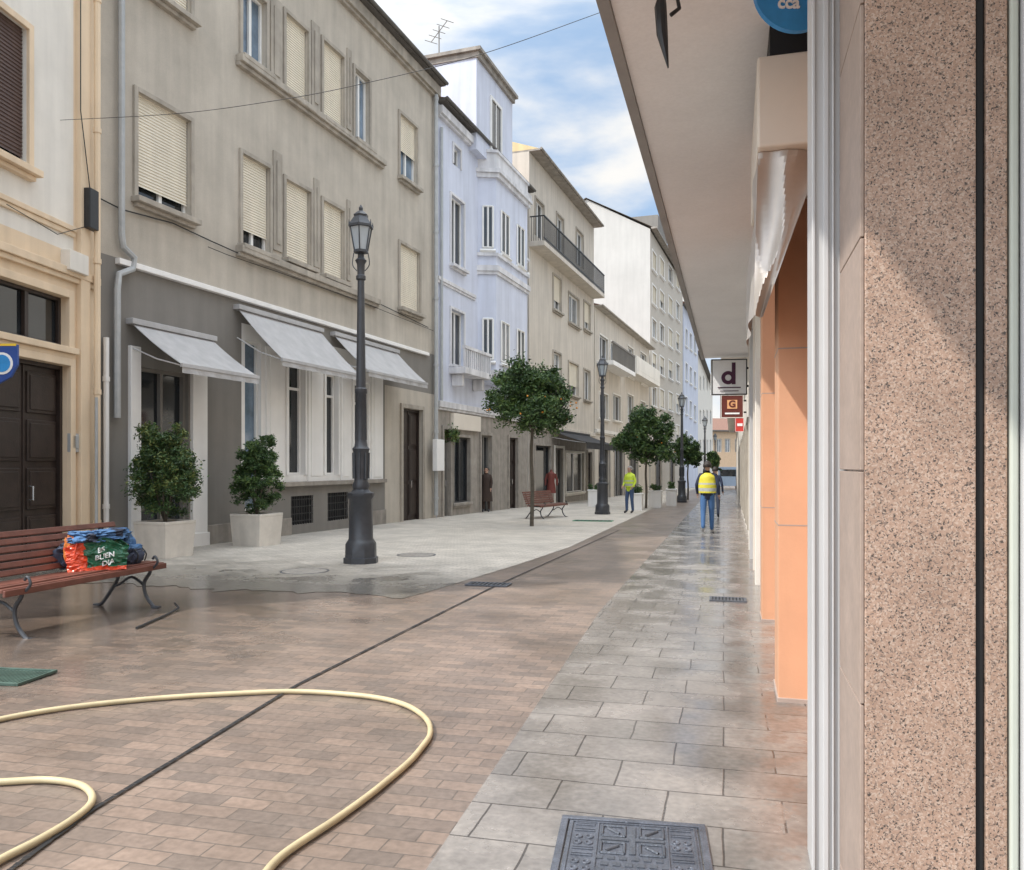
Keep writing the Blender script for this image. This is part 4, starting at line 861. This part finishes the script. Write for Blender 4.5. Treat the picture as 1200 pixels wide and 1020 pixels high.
c=G(570,600.5); e,k=person(c,2.9,'person in long dark brown coat standing by the doorway',1.66,dict(skin=SKN,top=COT,legs=COT,shoe=SHO),(.02,-.02),None,HR)
m=MB(); m.lathe([(.42,.25),(.6,.235),(.9,.20),(1.1,.17),(1.3,.19),(1.42,.16),(1.47,.09)],18,(0,0,0),0,1,.72); o=m.obj('long_coat',e,[COT],smooth=True); o.scale=(k,k,k)
dP=Vector(((VPG-CX)/F,1)).normalized(); a=(636-CX)/F; tt=(a*Qg.y-Qg.x)/(dP.x-a*dP.y); pm=Vector((Qg.x,Qg.y))+dP*tt+Vector((dP.y,-dP.x))*.4
e=empty('shop_mannequin',(pm.x,pm.y,-SL*pm.y),0,'display mannequin in red coat outside the shop window','mannequin'); m=MB(); m.lathe([(.0,.18),(.02,.18),(.03,.02),(.7,.02)],12); m.obj('stand',e,[SIL]); m=MB(); m.lathe([(.55,.22),(.9,.19),(1.1,.15),(1.3,.19),(1.45,.17),(1.52,.06),(1.6,.05),(1.62,.03)],16,(0,0,0),0,1,.7); m.tube([(.17,0,1.42),(.26,0,1.15),(.26,-.05,.9)],[.06,.05,.04],8); m.tube([(-.17,0,1.42),(-.26,0,1.15),(-.26,-.05,.9)],[.06,.05,.04],8); m.obj('red_coat',e,[plain('red_wool',(.17,.04,.03))],smooth=True)
# distant van
c=G(853,573); e=empty('parked_van',c,ANG,'white and blue delivery van parked far down the street','van'); m=MB(); 
m.prism([(-.95,-2.4),(.95,-2.4),(.95,1.6),(-.95,1.6)],.35,2.2); m.prism([(-.93,1.601),(.93,1.601),(.93,2.5),(-.93,2.5)],.35,1.2); m.obj('body',e,[plain('van_blue_white',(.45,.55,.68),.4)],bevel=.08)
m=MB(); m.box(-.75,.75,-2.42,-2.405,1.3,1.95); m.obj('rear_window',e,[GL1])
for sx in (-.85,.85):
    for yy in (-1.6,1.7): m=MB(); m.tube([(sx-.1,yy,.33),(sx+.1,yy,.33)],.33,16); m.obj('wheel',e,[BLK],smooth=True)
    m=MB(); m.box(sx-.08,sx+.08,-2.43,-2.405,.9,1.2); m.obj('tail_light',e,[RED])
# ---------------------------------------------------------------- signs
PUR=plain('dark_purple',(.07,.015,.05),.5); SGW=plain('sign_white',(.88,.88,.88),.4,.03); SGB=plain('sign_brown',(.13,.025,.018),.4,.05); SGO=plain('sign_orange',(.80,.42,.20),.4,.05); SBL=plain('sign_blue',(.03,.27,.64),.35,.12)
def bsign(px0,px1,py0,py1,y,face,border,label,th=.12):
    a=W(px0,py1,y);b=W(px1,py0,y); w=b.x-a.x;h=b.z-a.z; e=empty('hanging_sign',((a.x+b.x)/2,y,(a.z+b.z)/2),ANG*.5,label,'sign'); m=MB()
    m.box(-w/2,w/2,0,th,-h/2,h/2,0); m.obj('sign_panel',e,[face],bevel=.01); m=MB(); f=w*.03
    for q_ in ((-w/2,w/2,h/2-f,h/2),(-w/2,w/2,-h/2,-h/2+f),(-w/2,-w/2+f,-h/2+f,h/2-f),(w/2-f,w/2,-h/2+f,h/2-f)): m.box(q_[0],q_[1],-.008,.0,q_[2],q_[3])
    m.obj('frame',e,[border]); m=MB(); m.box(w/2,w/2+.25,.04,.08,h/4-.02,h/4+.02); m.box(w/2,w/2+.25,.04,.08,-h/4-.02,-h/4+.02); m.obj('bracket',e,[BLK]); return e,w,h
e,w,h=bsign(834,875,421,463,16.2,SGW,BLK,'white box sign with dark purple letter d hanging by shops'); 
m=MB(); n=40; ro,ri=h*.185,h*.085; cx,cz=-w*.03,-h*.02
for i in range(n):
    a=2*math.pi*i/n; b=2*math.pi*(i+1)/n
    m.quad([(cx+ri*math.cos(a),-.014,cz+ri*math.sin(a)),(cx+ro*math.cos(a),-.014,cz+ro*math.sin(a)),(cx+ro*math.cos(b),-.014,cz+ro*math.sin(b)),(cx+ri*math.cos(b),-.014,cz+ri*math.sin(b))])
    m.quad([(cx+ro*math.cos(a),-.014,cz+ro*math.sin(a)),(cx+ro*math.cos(a),.001,cz+ro*math.sin(a)),(cx+ro*math.cos(b),.001,cz+ro*math.sin(b)),(cx+ro*math.cos(b),-.014,cz+ro*math.sin(b))])
m.box(cx+ro-h*.085,cx+ro+h*.015,-.016,.001,cz-ro,h*.40); m.obj('lettering',e,[PUR])
m=MB(); m.box(-w*.32,w*.32,-.012,-.009,-h*.31,-h*.28); m.box(-w*.26,w*.26,-.012,-.009,-h*.40,-h*.38); m.obj('small_print',e,[PUR])
e,w,h=bsign(845,871,463,490,20.5,SGB,WPL,'small brown sign with orange letter above the shops'); m=MB(); m.box(-w*.22,w*.22,-.011,-.0085,-h*.10,h*.28); m.obj('emblem_square',e,[SGO],bevel=.0); text('G',h*.40,SGB,e,(0,-.014,h*.09),bold=.01); m=MB(); m.box(-w*.32,w*.32,-.012,-.009,-h*.34,-h*.27); m.obj('small_print',e,[SGW])
e,w,h=bsign(862,872,490,506,26,plain('sign_red',(.6,.05,.04)),SGW,'small red and white sign above a shop'); m=MB(); m.box(-w*.3,w*.3,-.012,-.009,-h*.1,h*.1); m.obj('stripe',e,[SGW])
y=3.75; c=W(934,-14,y); r=50/F*y; e=empty('round_blue_sign',c,0,'round blue sign with white letters on the shop wall','sign'); m=MB(); n=48; xr=W(968,0,y).x-c.x
P1=[]
for i in range(n):
    t=2*math.pi*i/n; P1.append((min(r*math.cos(t),xr),r*math.sin(t)))
m.quad([(a,0,b) for a,b in P1]); m.quad([(a,.03,b) for a,b in P1[::-1]])
for i in range(n): j_=(i+1)%n; m.quad([(P1[i][0],0,P1[i][1]),(P1[i][0],.03,P1[i][1]),(P1[j_][0],.03,P1[j_][1]),(P1[j_][0],0,P1[j_][1])])
m.obj('disc',e,[SBL]); text('cca',.078,SGW,e,(-.040,-.004,-.072),bold=.002)
m=MB(); m.tube([(xr,.015,.05),(xr+.15,.015,.05)],.012,6); m.obj('bracket',e,[BLK])
y=10.2; c=W(-6,428,y); e=empty('wall_shield_sign',c,0,'blue shield sign with white emblem on the cream house','sign'); m=MB(); k=y/F
pts=[(-26,28),(26,24),(26,0),(18,-14),(0,-24),(-20,-14)]; m.quad([(a*k,0,b*k) for a,b in pts[::-1]]); m.quad([(a*k,.04,b*k) for a,b in pts])
for i in range(6): j_=(i+1)%6; m.quad([(pts[i][0]*k,0,pts[i][1]*k),(pts[i][0]*k,.04,pts[i][1]*k),(pts[j_][0]*k,.04,pts[j_][1]*k),(pts[j_][0]*k,0,pts[j_][1]*k)])
m.obj('shield',e,[plain('royal_blue',(.02,.07,.30),.4)]); m=MB(); m.lathe([(0,.14),(.006,.14)],20); o=m.obj('emblem_ring',e,[SGW]); o.rotation_euler=(math.pi/2,0,0); o.location=(.09,-.002,.02); m=MB(); m.lathe([(0,.11),(.006,.11)],20); o=m.obj('emblem_centre',e,[SBL]); o.rotation_euler=(math.pi/2,0,0); o.location=(.09,-.009,.02); m=MB(); m.box(-.3,.27,-.005,.0,.24,.27); m.obj('stripe',e,[plain('sign_yellow',(.8,.55,.05))]); m=MB(); m.box(-.9,-.25,.01,.03,.1,.13); m.obj('bracket',e,[BLK])
# overhead cable
a=W(70,141,12.4); b=W(703,15,4.15)
tgt=[(70,141),(200,134),(330,117),(440,95),(560,65),(703,15)]
pts=[]
for i,(px,py) in enumerate(tgt):
    aa=(px-CX)/F; A2=Vector((a.x,a.y));D2=Vector((b.x-a.x,b.y-a.y)); s=(aa*A2.y-A2.x)/(D2.x-aa*D2.y); yy=A2.y+D2.y*s; pts.append(W(px,py,yy))
m=MB(); m.tube(catmull(pts,8),[.0042-.0026*i/40 for i in range(41)],5); cb=m.obj('overhead_cable',None,[CBL],smooth=True); tag(cb,'thin black cable spanning the street between house fronts','cable')
# ---------------------------------------------------------------- world, sun, camera
w=bpy.data.worlds.new('World'); sc.world=w; w.use_nodes=True; nt=w.node_tree; L=nt.links; bg=nt.nodes['Background']; out=nt.nodes['World Output']
dd=Vector((sW,cW)); pp=Vector((cW,-sW)); az=math.radians(50); sp=-dd*math.cos(az)-pp*math.sin(az); el=math.radians(50)
sv=Vector((sp.x*math.cos(el),sp.y*math.cos(el),math.sin(el)))
sky=nd(nt,'ShaderNodeTexSky'); sky.sky_type='NISHITA'; sky.sun_disc=False; sky.sun_elevation=el; sky.sun_rotation=math.atan2(sp.x,sp.y); sky.ozone_density=1.2; sky.air_density=1.0; sky.dust_density=1.5
L.new(sky.outputs[0],bg.inputs[0]); bg.inputs[1].default_value=.15
tc=nd(nt,'ShaderNodeTexCoord'); mp=nd(nt,'ShaderNodeMapping'); mp.inputs['Scale'].default_value=(1.2,1.2,3.6); mp.inputs['Rotation'].default_value=(0,math.radians(12),0); mp.inputs['Location'].default_value=(.35,.2,.15); L.new(tc.outputs['Generated'],mp.inputs[0])
n=nd(nt,'ShaderNodeTexNoise'); n.inputs['Scale'].default_value=2.4; n.inputs['Detail'].default_value=8; n.inputs['Roughness'].default_value=.52; n.inputs['Distortion'].default_value=.2; L.new(mp.outputs[0],n.inputs['Vector'])
cr=nd(nt,'ShaderNodeMapRange'); cr.interpolation_type='SMOOTHSTEP'; cr.inputs[1].default_value=.36; cr.inputs[2].default_value=.60; L.new(n.outputs['Fac'],cr.inputs[0])
b2=nd(nt,'ShaderNodeBackground')
cc=nd(nt,'ShaderNodeMixRGB'); L.new(cr.outputs[0],cc.inputs[0]); cc.inputs[1].default_value=(.50,.71,1.0,1); cc.inputs[2].default_value=(1.,.985,.955,1); L.new(cc.outputs[0],b2.inputs[0])
cf=nd(nt,'ShaderNodeMapRange'); cf.inputs[3].default_value=.62; cf.inputs[4].default_value=1.; L.new(cr.outputs[0],cf.inputs[0])
dt=nd(nt,'ShaderNodeVectorMath',operation='DOT_PRODUCT'); dt.inputs[1].default_value=tuple(sv); L.new(tc.outputs['Generated'],dt.inputs[0])
m1=nd(nt,'ShaderNodeMath',operation='MAXIMUM'); L.new(dt.outputs['Value'],m1.inputs[0]); m1.inputs[1].default_value=0
m2=nd(nt,'ShaderNodeMath',operation='POWER'); L.new(m1.outputs[0],m2.inputs[0]); m2.inputs[1].default_value=1.5
sz=nd(nt,'ShaderNodeSeparateXYZ'); L.new(tc.outputs['Generated'],sz.inputs[0])
mz=nd(nt,'ShaderNodeMapRange'); mz.inputs[1].default_value=.5; mz.inputs[2].default_value=.95; mz.inputs[3].default_value=1.0; mz.inputs[4].default_value=2.2; L.new(sz.outputs['Z'],mz.inputs[0])
m3=nd(nt,'ShaderNodeMath',operation='MULTIPLY_ADD'); L.new(m2.outputs[0],m3.inputs[0]); m3.inputs[1].default_value=2.0; L.new(mz.outputs[0],m3.inputs[2]); L.new(m3.outputs[0],b2.inputs[1])  # cloud glow raised overhead and sunward, out of view, as added fill light
ca=nd(nt,'ShaderNodeMapRange'); ca.inputs[1].default_value=.45; ca.inputs[2].default_value=.8; ca.inputs[3].default_value=0; ca.inputs[4].default_value=.3; L.new(sz.outputs['Z'],ca.inputs[0])
cs=nd(nt,'ShaderNodeMath',operation='ADD'); cs.use_clamp=True; L.new(cf.outputs[0],cs.inputs[0]); L.new(ca.outputs[0],cs.inputs[1])
mx=nd(nt,'ShaderNodeMixShader'); L.new(cs.outputs[0],mx.inputs[0]); L.new(bg.outputs[0],mx.inputs[1]); L.new(b2.outputs[0],mx.inputs[2]); L.new(mx.outputs[0],out.inputs[0])
sl=bpy.data.lights.new('sun','SUN'); sl.energy=4.0; sl.angle=math.radians(1.0); sl.color=(1,.94,.86); so=bpy.data.objects.new('sun',sl); COL.objects.link(so)
so.rotation_euler=sv.to_track_quat('Z','Y').to_euler()
cam=bpy.data.cameras.new('camera'); co=bpy.data.objects.new('camera',cam); COL.objects.link(co); co.location=(0,0,CH); co.rotation_euler=(math.pi/2,0,0); cam.sensor_width=36; cam.lens=F/1200*36; cam.shift_y=(HY-510)/1200; cam.clip_end=2000; cam.clip_start=.05; sc.camera=co
sc.view_settings.view_transform='Standard'; sc.view_settings.look='None'; sc.view_settings.exposure=0
